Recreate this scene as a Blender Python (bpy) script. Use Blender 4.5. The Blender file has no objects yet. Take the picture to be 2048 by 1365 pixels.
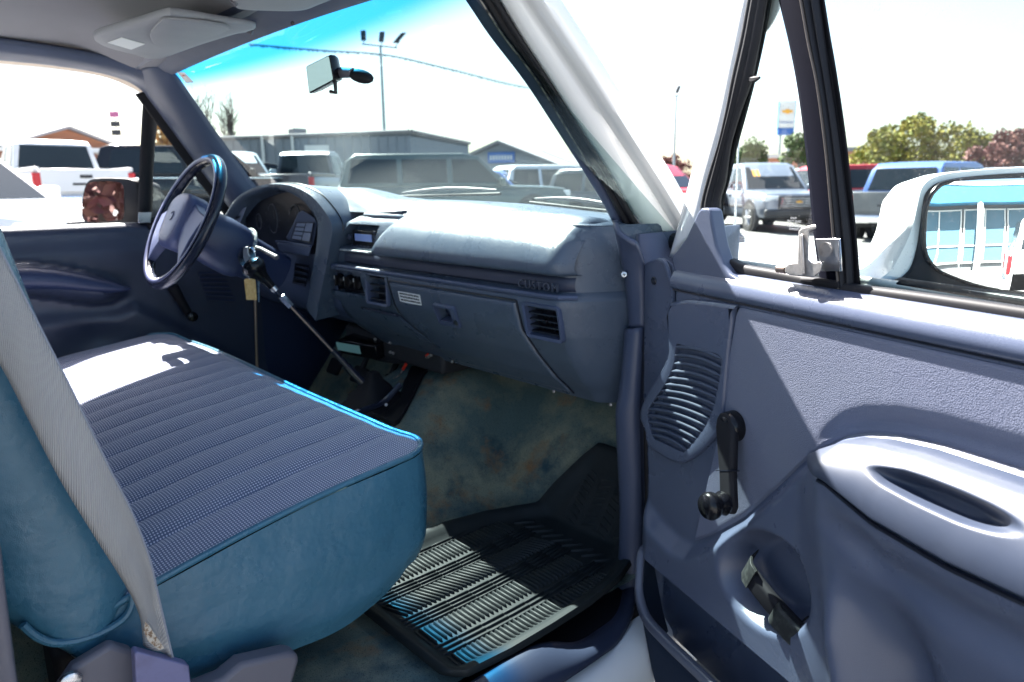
import bpy, bmesh, math, random
from mathutils import Vector, Matrix, noise
R = math.radians
random.seed(7)
SC = bpy.context.scene
COL = SC.collection
FZ = 0.62            # height of the cab floor above the ground; cab coordinates are measured from that floor

# ---------------------------------------------------------------- camera, sky, sun, exposure
CAM = Vector((1.60, -1.105, .788)); YAW, PITCH, ROLL = R(47.4), R(12.25), R(-.55); FPX = 1420.
_d = Vector((-math.sin(YAW)*math.cos(PITCH), math.cos(YAW)*math.cos(PITCH), -math.sin(PITCH)))
_r = Vector((math.cos(YAW), math.sin(YAW), 0)); _u = _r.cross(_d)
_r, _u = math.cos(ROLL)*_r + math.sin(ROLL)*_u, -math.sin(ROLL)*_r + math.cos(ROLL)*_u
cam_data = bpy.data.cameras.new('camera'); cam = bpy.data.objects.new('camera', cam_data); COL.objects.link(cam)
_m = Matrix((_r, _u, -_d)).transposed().to_4x4(); _m.translation = CAM + Vector((0, 0, FZ)); cam.matrix_world = _m
cam_data.sensor_width = 36; cam_data.lens = FPX/2048*36; cam_data.clip_start = .02; cam_data.clip_end = 3000
cam_data.dof.use_dof = True; cam_data.dof.focus_distance = 1.05; cam_data.dof.aperture_fstop = 6.3
SC.camera = cam

SUN_AZ, SUN_EL = 80.5, 50.        # azimuth from straight ahead of the truck towards its driver side
SV = Vector((-math.sin(R(SUN_AZ))*math.cos(R(SUN_EL)), math.cos(R(SUN_AZ))*math.cos(R(SUN_EL)), math.sin(R(SUN_EL))))
W = bpy.data.worlds.new('World'); SC.world = W; W.use_nodes = True
wn = W.node_tree; bg = wn.nodes['Background']
sky = wn.nodes.new('ShaderNodeTexSky'); sky.sky_type = 'NISHITA'; sky.sun_disc = False
sky.sun_elevation = R(SUN_EL); sky.sun_rotation = R(-SUN_AZ); sky.dust_density = 2.2; sky.air_density = 1.; sky.ozone_density = 1.
wn.links.new(sky.outputs[0], bg.inputs[0]); bg.inputs[1].default_value = .05
sl = bpy.data.lights.new('sun', 'SUN'); sl.energy = 5.0; sl.angle = R(.5); sl.color = (1, .955, .9)
so = bpy.data.objects.new('sun', sl); COL.objects.link(so); so.location = (-8, 4, 12)
so.rotation_euler = SV.to_track_quat('Z', 'Y').to_euler()
vs = SC.view_settings; vs.view_transform = 'Standard'; vs.look = 'None'; vs.gamma = 1; vs.exposure = 2.9; vs.use_curve_mapping = False
SC.render.engine = 'CYCLES'
cy = SC.cycles; cy.use_denoising = True; cy.max_bounces = 10; cy.diffuse_bounces = 5; cy.glossy_bounces = 5
cy.transparent_max_bounces = 16; cy.sample_clamp_indirect = 8; cy.caustics_reflective = False; cy.caustics_refractive = False

# ---------------------------------------------------------------- helpers
def V(*a): return Vector(a)
def at(px, py, x=None, y=None, z=None, n=None, p=None):
    """the point of a cab plane (x, y, z = const or normal n through p) that a sight line meets; used to read lengths off the place"""
    d = _r*((px-1024)/FPX) - _u*((py-682.5)/FPX) + _d
    if x is not None: t = (x-CAM.x)/d.x
    elif y is not None: t = (y-CAM.y)/d.y
    elif z is not None: t = (z-CAM.z)/d.z
    else: n = Vector(n); t = (Vector(p)-CAM).dot(n)/d.dot(n)
    return CAM + d*t
def sstep(a, b, x):
    t = max(0., min(1., (x-a)/(b-a))) if a != b else float(x > a); return t*t*(3-2*t)
def lerp(a, b, t): return a + (b-a)*t
def interp(xs, ys, x):
    if x <= xs[0]: return ys[0]
    for i in range(len(xs)-1):
        if x <= xs[i+1]: return lerp(ys[i], ys[i+1], (x-xs[i])/(xs[i+1]-xs[i]))
    return ys[-1]
def spline(pts, n, closed=False):
    pts = [Vector(p) for p in pts]; m = len(pts); out = []
    segs = m if closed else m-1
    for i in range(segs):
        g = lambda k: pts[k % m] if closed else (pts[k] if 0 <= k < m else (2*pts[0]-pts[1] if k < 0 else 2*pts[-1]-pts[-2]))
        a, b, c, d = g(i-1), g(i), g(i+1), g(i+2)
        for k in range(n):
            t = k/n
            out.append(.5*((2*b)+(c-a)*t+(2*a-5*b+4*c-d)*t*t+(3*b-a-3*c+d)*t**3))
    if not closed: out.append(pts[-1])
    return out
def rrect(w, h, r, n=4):
    o = []
    for cx, cy_, a0 in ((w/2-r, h/2-r, 0), (-w/2+r, h/2-r, 90), (-w/2+r, -h/2+r, 180), (w/2-r, -h/2+r, 270)):
        for k in range(n+1):
            a = R(a0+90*k/n); o.append((cx+r*math.cos(a), cy_+r*math.sin(a)))
    return o
def frame(o, ex, ey, ez=None):
    ex = Vector(ex).normalized(); ey = Vector(ey); ey = (ey-ex*ey.dot(ex)).normalized(); ez = ex.cross(ey)
    o = Vector(o)
    return lambda a, b, c=0.: o + ex*a + ey*b + ez*c
class MB:
    def __init__(s): s.v = []; s.f = []; s.mi = []
    def add(s, vs_, fs, mi=0):
        k = len(s.v); s.v += [tuple(v) for v in vs_]; s.f += [tuple(i+k for i in f) for f in fs]; s.mi += [mi]*len(fs); return s
    def hexa(s, p, mi=0):
        return s.add(p, [(0, 3, 2, 1), (4, 5, 6, 7), (0, 1, 5, 4), (1, 2, 6, 5), (2, 3, 7, 6), (3, 0, 4, 7)], mi)
    def box(s, c, d, fr=None, mi=0):
        x, y, z = (k/2 for k in d); q = [(-x, -y, -z), (x, -y, -z), (x, y, -z), (-x, y, -z), (-x, -y, z), (x, -y, z), (x, y, z), (-x, y, z)]
        c = Vector(c)
        return s.hexa([(c+Vector(p)) if fr is None else fr(c.x+p[0], c.y+p[1], c.z+p[2]) for p in q], mi)
    def sheet(s, g, closed=False, mi=0):
        n, m = len(g), len(g[0]); vs_ = [p for row in g for p in row]; fs = []
        for i in range(n-1):
            for j in range(m if closed else m-1):
                fs.append((i*m+j, i*m+(j+1) % m, (i+1)*m+(j+1) % m, (i+1)*m+j))
        return s.add(vs_, fs, mi)
    def loft(s, secs, cap=True, mi=0):
        n = len(secs[0]); s.sheet(secs, True, mi)
        if cap:
            k = len(s.v)-n*len(secs)
            s.f.append(tuple(k+i for i in range(n))[::-1]); s.f.append(tuple(k+n*(len(secs)-1)+i for i in range(n))); s.mi += [mi, mi]
        return s
    def prism(s, poly, fr, c0, c1, mi=0):
        return s.loft([[fr(a, b, c0) for a, b in poly], [fr(a, b, c1) for a, b in poly]], True, mi)
    def tube(s, path, r, n=10, cap=True, closed=False, prof=None, up=None, mi=0):
        path = [Vector(p) for p in path]; m = len(path); secs = []
        rr = r if isinstance(r, (list, tuple)) else [r]*m
        t0 = (path[1]-path[0]).normalized(); u = Vector(up) if up is not None else (V(0, 0, 1) if abs(t0.z) < .9 else V(1, 0, 0))
        for i in range(m):
            if closed: t = path[(i+1) % m]-path[i-1]
            else: t = path[min(i+1, m-1)]-path[max(i-1, 0)]
            t.normalize(); a = (u-t*u.dot(t)).normalized()
            if up is None: u = a
            b = t.cross(a)
            if prof is None: secs.append([path[i]+rr[i]*(a*math.cos(2*math.pi*k/n)+b*math.sin(2*math.pi*k/n)) for k in range(n)])
            else: secs.append([path[i]+a*(q[0]*rr[i])+b*(q[1]*rr[i]) for q in prof])
        if closed: secs.append(secs[0])
        return s.loft(secs, cap and not closed, mi)
    def lathe(s, prof, o, ax, n=24, mi=0, cap=True):
        ax = Vector(ax).normalized(); a = ax.orthogonal().normalized(); b = ax.cross(a); o = Vector(o)
        secs = [[o+ax*h+r*(a*math.cos(2*math.pi*k/n)+b*math.sin(2*math.pi*k/n)) for k in range(n)] for r, h in prof]
        return s.loft(secs, cap, mi)
    def ball(s, c, r, n=12, m=8, fr=None, mi=0):
        c = Vector(c); r = Vector(r) if not isinstance(r, (int, float)) else V(r, r, r); g = []
        for i in range(m+1):
            ph = math.pi*max(.02, min(.98, i/m)); g.append([c+V(r.x*math.sin(ph)*math.cos(2*math.pi*k/n), r.y*math.sin(ph)*math.sin(2*math.pi*k/n), r.z*math.cos(ph)) for k in range(n)])
        if fr: g = [[fr(*p) for p in row] for row in g]
        return s.loft(g[::-1], True, mi)
def obj(name, mb, mats, parent=None, smooth=35, bevel=0, seg=2, solid=0, off=-1, subd=0, label=None, loc=None, kind=None):
    me = bpy.data.meshes.new(name); me.from_pydata(mb.v, [], mb.f)
    if not isinstance(mats, (list, tuple)): mats = [mats]
    for m in mats: me.materials.append(m)
    if any(mb.mi): me.polygons.foreach_set('material_index', mb.mi)
    bm = bmesh.new(); bm.from_mesh(me)
    bmesh.ops.remove_doubles(bm, verts=bm.verts, dist=1e-6)
    if not solid: bmesh.ops.recalc_face_normals(bm, faces=bm.faces)
    bm.to_mesh(me); bm.free()
    if smooth: me.shade_smooth(); me.set_sharp_from_angle(angle=R(smooth))
    o = bpy.data.objects.new(name, me); COL.objects.link(o)
    if solid:
        d = o.modifiers.new('solid', 'SOLIDIFY'); d.thickness = solid; d.offset = off
    if bevel:
        d = o.modifiers.new('bevel', 'BEVEL'); d.width = bevel; d.segments = seg; d.limit_method = 'ANGLE'; d.angle_limit = R(38)
        d.harden_normals = False
    if subd:
        d = o.modifiers.new('subd', 'SUBSURF'); d.levels = d.render_levels = subd
    if parent is not None:
        o.parent = parent
        if parent.get('cab_root'): o.location.z = FZ
    if loc is not None: o.location = loc
    if label: o['label'] = label
    if kind: o['kind'] = kind
    return o
def tag(o, label, cat=None, group=None, kind=None):
    o['label'] = label
    if cat: o['category'] = cat
    if group: o['group'] = group
    if kind: o['kind'] = kind
    return o
def empty(name, loc=(0, 0, 0), rz=0, parent=None):
    o = bpy.data.objects.new(name, None); COL.objects.link(o); o.location = loc; o.rotation_euler = (0, 0, rz); o.empty_display_size = .1
    if parent is not None:
        o.parent = parent
        if parent.get('cab_root'): o.location.z = FZ
    return o
def text_mesh(body, fr, size, depth, spacing=1., align='CENTER', italic=0.):
    """lettering turned into a mesh and laid in the frame fr"""
    c = bpy.data.curves.new('lettering', 'FONT'); c.body = body; c.size = size; c.extrude = depth; c.space_character = spacing
    c.align_x = align; c.align_y = 'CENTER'; c.shear = italic; c.resolution_u = 2
    o = bpy.data.objects.new('lettering', c); COL.objects.link(o); dg = bpy.context.evaluated_depsgraph_get(); dg.update()
    me = bpy.data.meshes.new_from_object(o.evaluated_get(dg)); mb = MB()
    mb.add([fr(*v.co) for v in me.vertices], [tuple(p.vertices) for p in me.polygons])
    bpy.data.objects.remove(o); bpy.data.meshes.remove(me); bpy.data.curves.remove(c)
    return mb

# ---------------------------------------------------------------- materials
def nodes(m): m.use_nodes = True; return m.node_tree.nodes, m.node_tree.links, m.node_tree.nodes['Principled BSDF']
def mat(name, col, rough=.5, metal=0, spec=.5, bump=None, var=None, rvar=0, coat=0, sheen=0, emit=None):
    """bump = list of (kind, scale, strength, distance); var = (scale, second colour, low, high)"""
    m = bpy.data.materials.new(name); N, L, b = nodes(m)
    b.inputs['Base Color'].default_value = (*col, 1); b.inputs['Roughness'].default_value = rough; b.inputs['Metallic'].default_value = metal
    b.inputs['Specular IOR Level'].default_value = spec; b.inputs['Coat Weight'].default_value = coat; b.inputs['Coat Roughness'].default_value = .05
    if sheen: b.inputs['Sheen Weight'].default_value = sheen; b.inputs['Sheen Roughness'].default_value = .4
    if emit: b.inputs['Emission Color'].default_value = (*emit[:3], 1); b.inputs['Emission Strength'].default_value = emit[3]
    tc = N.new('ShaderNodeTexCoord')
    def noise_(scale, detail=4, rough_=.6):
        t = N.new('ShaderNodeTexNoise'); t.inputs['Scale'].default_value = scale; t.inputs['Detail'].default_value = detail
        t.inputs['Roughness'].default_value = rough_; L.new(tc.outputs['Object'], t.inputs['Vector']); return t
    if var:
        t = noise_(var[0]); mr = N.new('ShaderNodeMapRange'); mr.inputs['From Min'].default_value = var[2]; mr.inputs['From Max'].default_value = var[3]
        L.new(t.outputs['Fac'], mr.inputs['Value']); mx = N.new('ShaderNodeMix'); mx.data_type = 'RGBA'
        mx.inputs['A'].default_value = (*col, 1); mx.inputs['B'].default_value = (*var[1], 1)
        L.new(mr.outputs[0], mx.inputs['Factor']); L.new(mx.outputs['Result'], b.inputs['Base Color'])
    if rvar:
        t = noise_(9, 6); mr = N.new('ShaderNodeMapRange'); mr.inputs['From Min'].default_value = .3; mr.inputs['From Max'].default_value = .7
        mr.inputs['To Min'].default_value = max(.02, rough-rvar); mr.inputs['To Max'].default_value = min(1, rough+rvar)
        L.new(t.outputs['Fac'], mr.inputs['Value']); L.new(mr.outputs[0], b.inputs['Roughness'])
    prev = None
    for kind, scale, st, dist in (bump or []):
        if kind == 'noise': t = noise_(scale, 5); out = t.outputs['Fac']
        else:
            t = N.new('ShaderNodeTexVoronoi'); t.inputs['Scale'].default_value = scale; t.feature = 'DISTANCE_TO_EDGE' if kind == 'cell' else 'F1'
            wv = noise_(scale*.6, 2); ad = N.new('ShaderNodeVectorMath'); ad.operation = 'MULTIPLY_ADD'
            ad.inputs[1].default_value = (.8/scale,)*3; L.new(wv.outputs['Color'], ad.inputs[0]); L.new(tc.outputs['Object'], ad.inputs[2])
            L.new(ad.outputs[0], t.inputs['Vector']); out = t.outputs['Distance']
            if kind == 'cell':
                mr = N.new('ShaderNodeMapRange'); mr.inputs['From Max'].default_value = .25; L.new(out, mr.inputs['Value']); out = mr.outputs[0]
        bp = N.new('ShaderNodeBump'); bp.inputs['Strength'].default_value = st; bp.inputs['Distance'].default_value = dist
        L.new(out, bp.inputs['Height'])
        if prev: L.new(prev.outputs[0], bp.inputs['Normal'])
        prev = bp
    if prev: L.new(prev.outputs[0], b.inputs['Normal'])
    return m
def glass_mat(name, tint, refl=1., dirt=0., ramp=None, rough=0.):
    """thin pane: tinted see-through plus Fresnel reflection; ramp = (z0, z1, colour) for a printed shade band along height"""
    m = bpy.data.materials.new(name); N, L, b = nodes(m); N.remove(b); out = N['Material Output']
    tr = N.new('ShaderNodeBsdfTransparent'); tr.inputs[0].default_value = (*tint, 1)
    gl = N.new('ShaderNodeBsdfGlossy'); gl.inputs['Roughness'].default_value = rough; gl.inputs[0].default_value = (refl,)*3+(1,)
    lw = N.new('ShaderNodeLayerWeight'); lw.inputs[0].default_value = .5; pw = N.new('ShaderNodeMath'); pw.operation = 'POWER'; pw.inputs[1].default_value = 5; L.new(lw.outputs['Facing'], pw.inputs[0])
    fr = N.new('ShaderNodeMath'); fr.operation = 'MULTIPLY_ADD'; fr.inputs[1].default_value = .9; fr.inputs[2].default_value = .05; L.new(pw.outputs[0], fr.inputs[0]); mx = N.new('ShaderNodeMixShader')
    L.new(fr.outputs[0], mx.inputs[0]); L.new(tr.outputs[0], mx.inputs[1]); L.new(gl.outputs[0], mx.inputs[2])
    tc = N.new('ShaderNodeTexCoord'); last = mx
    if ramp:
        sp = N.new('ShaderNodeSeparateXYZ'); L.new(tc.outputs['Object'], sp.inputs[0]); mr = N.new('ShaderNodeMapRange'); mr.interpolation_type = 'SMOOTHSTEP'
        mr.inputs['From Min'].default_value = ramp[0]; mr.inputs['From Max'].default_value = ramp[1]; L.new(sp.outputs['Z'], mr.inputs['Value'])
        mc = N.new('ShaderNodeMix'); mc.data_type = 'RGBA'; mc.inputs['A'].default_value = (*tint, 1); mc.inputs['B'].default_value = (*ramp[2], 1)
        L.new(mr.outputs[0], mc.inputs['Factor']); L.new(mc.outputs['Result'], tr.inputs[0])
    if dirt:
        nz = N.new('ShaderNodeTexNoise'); nz.inputs['Scale'].default_value = 420; nz.inputs['Detail'].default_value = 2; L.new(tc.outputs['Object'], nz.inputs['Vector'])
        n2 = N.new('ShaderNodeTexNoise'); n2.inputs['Scale'].default_value = 6; n2.inputs['Detail'].default_value = 5; L.new(tc.outputs['Object'], n2.inputs['Vector'])
        mr = N.new('ShaderNodeMapRange'); mr.inputs['From Min'].default_value = .64; mr.inputs['From Max'].default_value = .72; L.new(nz.outputs['Fac'], mr.inputs['Value'])
        mr2 = N.new('ShaderNodeMapRange'); mr2.inputs['From Min'].default_value = .35; mr2.inputs['From Max'].default_value = .8; mr2.inputs['To Max'].default_value = .25
        L.new(n2.outputs['Fac'], mr2.inputs['Value']); ad = N.new('ShaderNodeMath'); ad.operation = 'ADD'; L.new(mr.outputs[0], ad.inputs[0]); L.new(mr2.outputs[0], ad.inputs[1])
        ml = N.new('ShaderNodeMath'); ml.operation = 'MULTIPLY'; ml.inputs[1].default_value = dirt; L.new(ad.outputs[0], ml.inputs[0])
        df = N.new('ShaderNodeBsdfDiffuse'); df.inputs[0].default_value = (.7, .7, .68, 1); m2 = N.new('ShaderNodeMixShader')
        L.new(ml.outputs[0], m2.inputs[0]); L.new(mx.outputs[0], m2.inputs[1]); L.new(df.outputs[0], m2.inputs[2]); last = m2
    L.new(last.outputs[0], out.inputs['Surface']); return m

GRAIN = [('cell', 420, .35, .0006), ('noise', 900, .15, .0004)]
FINE = [('noise', 1400, .25, .0004)]
M = {}
M['dash'] = mat('dash_vinyl', (.050, .070, .102), .30, bump=[('cell', 430, .34, .0006), ('noise', 1500, .12, .0003)], var=(5, (.052, .070, .10), .35, .7), rvar=.07)
M['dash_hard'] = mat('dash_hard_plastic', (.042, .056, .100), .45, bump=FINE, rvar=.05)
M['dash_dark'] = mat('dash_dark_strip', (.018, .024, .045), .45, bump=FINE)
M['trim'] = mat('pillar_trim_plastic', (.050, .064, .110), .46, bump=FINE, rvar=.06)
M['door_vinyl'] = mat('door_vinyl', (.104, .116, .168), .5, bump=[('cell', 420, .42, .0008), ('noise', 900, .15, .0004)], var=(4, (.112, .126, .168), .35, .7))
M['door_hard'] = mat('door_moulded_plastic', (.070, .086, .134), .30, bump=[('cell', 560, .2, .0004), ('noise', 1500, .08, .0003)], var=(6, (.076, .092, .142), .35, .7), rvar=.06)
M['arm'] = mat('armrest_skin', (.028, .038, .064), .47, bump=[('noise', 700, .08, .0004)], var=(40, (.025, .034, .057), .5, .75), rvar=.07)
M['black'] = mat('black_rubber', (.010, .010, .013), .6, spec=.2, bump=FINE)
M['seal'] = mat('weather_seal', (.012, .012, .015), .62, spec=.3, bump=[('noise', 60, .2, .001)])
M['blackgloss'] = mat('black_gloss_plastic', (.006, .006, .008), .22, spec=.3)
M['shade_toned_plastic'] = mat('shade_toned_door', (.036, .046, .078), .38, bump=FINE, rvar=.05)  # same blue plastic, with the shade across the cab put into its colour
M['wheel_face'] = mat('wheel_rim_face', (.075, .085, .17), .35)
M['wheel'] = mat('wheel_rim_plastic', (.018, .021, .038), .22, bump=FINE)
M['hub'] = mat('wheel_hub_plastic', (.072, .088, .19), .42, bump=FINE)
M['column'] = mat('column_shroud_plastic', (.022, .034, .085), .42, bump=FINE)
M['dark'] = mat('cluster_dark', (.010, .012, .02), .3)
M['white'] = mat('white_body_paint', (.78, .78, .77), .28, coat=.6, var=(3, (.74, .74, .735), .3, .7))
M['jamb'] = mat('white_jamb_paint', (.70, .69, .68), .4, var=(7, (.58, .56, .54), .45, .8))
M['chrome'] = mat('chrome', (.75, .76, .78), .12, metal=1)
M['alloy'] = mat('cast_alloy', (.52, .49, .47), .42, metal=.85, bump=[('noise', 500, .5, .001)], var=(90, (.36, .34, .33), .45, .7))
M['steel'] = mat('brushed_steel', (.42, .43, .46), .3, metal=1, rvar=.1)
M['headliner'] = mat('headliner_cloth', (.17, .165, .18), .95, bump=[('noise', 900, .5, .001)], var=(3, (.15, .145, .16), .35, .7))
M['visor'] = mat('visor_vinyl', (.20, .20, .215), .6, bump=[('noise', 500, .2, .0006)], var=(6, (.17, .175, .19), .4, .7))
M['belt_edge'] = mat('belt_edge', (.24, .25, .29), .8)
M['mirror_dim'] = mat('dimmed_mirror', (.26, .36, .38), .0, metal=1)  # silver darkened and tinted teal to tone down its reflection
M['mirror'] = mat('mirror_silver', (.92, .93, .94), .0, metal=1)
M['paper'] = mat('paper_label', (.8, .79, .77), .7)
M['ink'] = mat('printed_ink', (.05, .05, .06), .8)
M['gold'] = mat('tag_card', (.50, .33, .10), .5, var=(150, (.62, .47, .2), .4, .7))
M['led'] = mat('radio_display', (.24, .32, .62), .25)
M['mint'] = mat('mint_label', (.35, .62, .55), .6)
M['red'] = mat('red_wire_sleeve', (.6, .04, .02), .45)
M['plastic_grey'] = mat('seat_hardware_plastic', (.085, .080, .095), .5, bump=FINE, rvar=.06)
M['sleeve'] = mat('belt_sleeve_plastic', (.145, .14, .25), .5, bump=FINE, var=(30, (.12, .11, .19), .5, .75))
M['windshield'] = glass_mat('windshield_glass', (.56, .675, .66), ramp=(1.055, 1.108, (.04, .36, .66)), dirt=.02, refl=.6)
M['glass'] = glass_mat('side_glass', (.84, .93, .91), dirt=.22)
M['glass_clean'] = glass_mat('side_glass_clean', (.86, .94, .92), dirt=.10)
# ================================================================ the truck: one thing, everything bolted to it is a part
truck = empty('pickup_truck'); truck['cab_root'] = True
tag(truck, 'white pickup truck seen through its open passenger door, blue grey cab interior', 'pickup truck')
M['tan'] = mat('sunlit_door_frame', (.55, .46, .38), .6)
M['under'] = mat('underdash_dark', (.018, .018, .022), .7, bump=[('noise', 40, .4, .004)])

def strip(pa, pb, bulge=(0, 0, 0), n=6, m=6, prof=None):
    """a moulded strip between two edge lines, crowned along bulge"""
    a = spline(pa, m); b = spline(pb, m); k = max(len(a), len(b))
    rs = lambda c: [c[min(len(c)-1, int(round(i*(len(c)-1)/(k-1))))] for i in range(k)]
    a, b = rs(a), rs(b); bu = Vector(bulge)
    return [[a[i].lerp(b[i], j/n) + bu*(prof(j/n) if prof else math.sin(math.pi*j/n)) for j in range(n+1)] for i in range(k)]

# --- headliner and header
def head_z(x, y): return 1.205 - .05*abs(x/.72)**3 - .055*sstep(-.62, -.40, y)
g = [[V(x, y, head_z(x, y)) for x in [-.70+1.46*i/36 for i in range(37)]] for y in [-1.34+.95*j/26 for j in range(27)]]
obj('headliner', MB().sheet(g), M['headliner'], truck, solid=.02, off=1)
def ws(x, v):
    """windshield surface: x across, v 0 at the cowl and 1 at the header"""
    hw = lerp(.84, .665, v); c = 1-min(1, abs(x/hw))**2; bow = lerp(.085, .04, v)
    return V(x, lerp(.075, -.372, v)+.72*bow*c, lerp(.655, 1.118, v)+.69*bow*c)
hx = [-.66+1.34*i/30 for i in range(31)]
g = [[ws(x, 1.0)+V(0, 0, -.012), ws(x, 1.0)+V(0, -.008, -.02), ws(x, 1.0)+V(0, -.028, -.012), ws(x, 1)+V(0, -.05, .004), V(x, -.45, head_z(x, -.45)-.002), V(x, -.46, head_z(x, -.46)+.012)] for x in hx]
obj('header_trim', MB().sheet(g), M['trim'], truck, smooth=60, solid=.01, off=1)
for px, py in ((585, 47), (262, 122)):
    p = at(px, py, y=-.40) if px > 300 else at(px, py, x=-.69)
    obj('trim_screw', MB().lathe([(.004, 0), (.004, .003), (.001, .004)], p, (-p+CAM), 10), M['dark'], truck)

# --- driver side roof rail, door frame edge and A-pillar trim
ra = [at(-160, 52, x=-.66), at(0, 74, x=-.66), at(100, 89, x=-.66), at(200, 106, x=-.66), at(280, 124, x=-.65), at(330, 135, x=-.635)]
rb = [at(-160, 96, x=-.74), at(0, 112, x=-.735), at(100, 122, x=-.735), at(200, 138, x=-.735), at(262, 158, x=-.735), at(300, 186, x=-.74)]
obj('roof_rail_trim', MB().sheet(strip(ra, rb, (.012, 0, -.012))), M['trim'], truck, smooth=60, solid=.012, off=1)
rc = [at(-160, 112, x=-.79), at(0, 127, x=-.785), at(100, 136, x=-.785), at(200, 152, x=-.785), at(258, 173, x=-.785), at(290, 190, x=-.785)]
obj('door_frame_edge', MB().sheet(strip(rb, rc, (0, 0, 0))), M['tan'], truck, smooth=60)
pr = [at(330, 128, x=-.60), at(352, 148, x=-.60), at(375, 180, x=-.625), at(440, 275, x=-.685), at(508, 372, x=-.74), at(540, 416, x=-.765)]
pl = [at(283, 140, x=-.70), at(296, 180, x=-.735), at(326, 222, x=-.745), at(372, 286, x=-.765), at(425, 360, x=-.785), at(490, 448, x=-.80)]
obj('pillar_trim', MB().sheet(strip(pr, pl, (.022, -.02, 0), n=8)), M['trim'], truck, smooth=60, solid=.014, off=1)
pl2 = [p+V(-.03, .004, -.002) for p in pl]; sealc = [p+V(-.006, -.004, 0) for p in pl]
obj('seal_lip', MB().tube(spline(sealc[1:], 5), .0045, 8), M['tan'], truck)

# --- passenger A-pillar: trim, rubber seal and white painted post
def pil(pts, x): return [at(a, b, n=(1, 0, .10), p=(x, 0, .72)) for a, b in pts]
bT = pil([(931, 0), (982, 75), (1050, 164), (1105, 246), (1163, 335), (1201, 393), (1225, 441)], .676)
bS = pil([(965, 0), (1013, 75), (1081, 164), (1139, 260), (1194, 349), (1242, 441), (1268, 490)], .70)
bW = pil([(999, 0), (1044, 75), (1102, 164), (1163, 260), (1221, 349), (1266, 428), (1296, 480)], .73)
bC = pil([(1047, 0), (1102, 82), (1167, 178), (1228, 267), (1293, 366), (1331, 428), (1356, 470)], .765)
bO = pil([(1086, 0), (1139, 79), (1204, 178), (1259, 267), (1321, 363), (1360, 428), (1392, 480)], .80)
def ext(c):
    d = (c[0]-c[1]).normalized(); return [c[0]+d*(1.245-c[0].z)/max(.2, d.z)] + c
bT, bS, bW, bC, bO = map(ext, (bT, bS, bW, bC, bO))
obj('pillar_trim', MB().sheet(strip(bT, bS, (-.004, -.012, .002))), M['trim'], truck, smooth=60, solid=.012, off=1)
obj('pillar_seal', MB().sheet(strip(bS, bW, (.002, -.010, .0), prof=lambda t: abs(math.sin(2*math.pi*t))*.8)), M['seal'], truck, smooth=60, solid=.01, off=1)
M['beige'] = mat('old_sealant', (.30, .27, .24), .8, var=(60, (.03, .03, .03), .45, .6))
obj('sealant_bead', MB().tube(spline([a.lerp(b, .12)+V(-.001, -.0095, 0) for a, b in zip(bS, bW)][:6], 8), .0016, 6), M['beige'], truck)
g1 = strip(bW, bC, (.002, -.012, .003)); g2 = strip(bC, bO, (.002, -.006, .002)); bR = [p+V(-.015, .05, .02) for p in bO]; g3 = strip(bO, bR, (.006, 0, .004), n=4)
obj('painted_pillar', MB().sheet([a+b[1:]+c[1:] for a, b, c in zip(g1, g2, g3)]), M['white'], truck, smooth=70, solid=.012, off=1)

# --- windshield, mouldings, sticker
xs = [-1+2*i/32 for i in range(33)]
g = [[ws(x*lerp(.84, .665, v), v) for x in xs] for v in [j/14 for j in range(15)]]
shield = obj('windshield', MB().sheet(g), M['windshield'], truck, smooth=80)
M['sticker'] = mat('faded_sticker', (.72, .72, .70), .7, var=(120, (.45, .5, .6), .5, .62))
fr = frame(at(372, 150, n=(0, -.72, -.693), p=(0, .03, .70))+V(0, -.006, -.006), (.985, 0.0, -.03), (0, -.69, .72))
st = MB().prism([(-.022, -.018), (.03, -.022), (.03, .012), (-.014, .018)], fr, 0, .0006); obj('inspection_sticker', st, M['sticker'], shield, smooth=0)
obj('sticker_print', MB().box((.006, .004, .001), (.018, .004, .0006), fr), M['red'], shield, smooth=0)
low = [ws(x*.84, 0)+V(0, -.004, .018) for x in xs]
obj('cowl_moulding', MB().tube(low, .016, 8), M['seal'], truck)

# --- outer skin: roof, back wall, cowl, hood, fenders, rocker, bed
g = [[V(x, y, head_z(x*.92, min(y, -.4))+.04-.02*sstep(-.4, -.33, y)) for x in [-.74+1.53*i/24 for i in range(25)]] for y in [-1.40+1.03*j/20 for j in range(21)]]
obj('roof_panel', MB().sheet(g), M['white'], truck, smooth=60, solid=.015)
for sx in (-1, 1):                                                   # gutters close the roof down to the door frames
    p = [V(sx*.765, y, 1.205-.035*sstep(-.7, -.36, y)) for y in [-1.4+1.05*j/12 for j in range(13)]]
    obj('roof_rail', MB().tube(p, .03, 10), M['white'], truck)
bw = MB(); bw.box((0, -1.40, .36), (1.62, .03, .80)); bw.box((-.74, -1.40, .98), (.16, .03, .44)); bw.box((.74, -1.40, .98), (.16, .03, .44)); bw.box((0, -1.40, 1.19), (1.5, .03, .08))
obj('cab_back_wall', bw, M['trim'], truck, bevel=.004)
obj('rear_window', MB().sheet([[V(-.66, -1.40, .76), V(.66, -1.40, .76)], [V(-.66, -1.40, 1.16), V(.66, -1.40, 1.16)]]), M['glass_clean'], truck)
def bpil(sx):
    mb = MB(); mb.loft([[V(sx*.845, -1.075, z), V(sx*.845, -1.42, z), V(sx*.80, -1.42, z), V(sx*.79, -1.075, z)] for z in (-.16, .66)])
    mb.loft([[V(sx*(.845-.11*t), -1.075-.10*t, .66+.56*t), V(sx*(.845-.11*t), -1.42, .66+.56*t), V(sx*(.79-.11*t), -1.42, .66+.56*t), V(sx*(.785-.11*t), -1.075-.10*t, .66+.56*t)] for t in (0, .5, 1)])
    return mb
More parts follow.
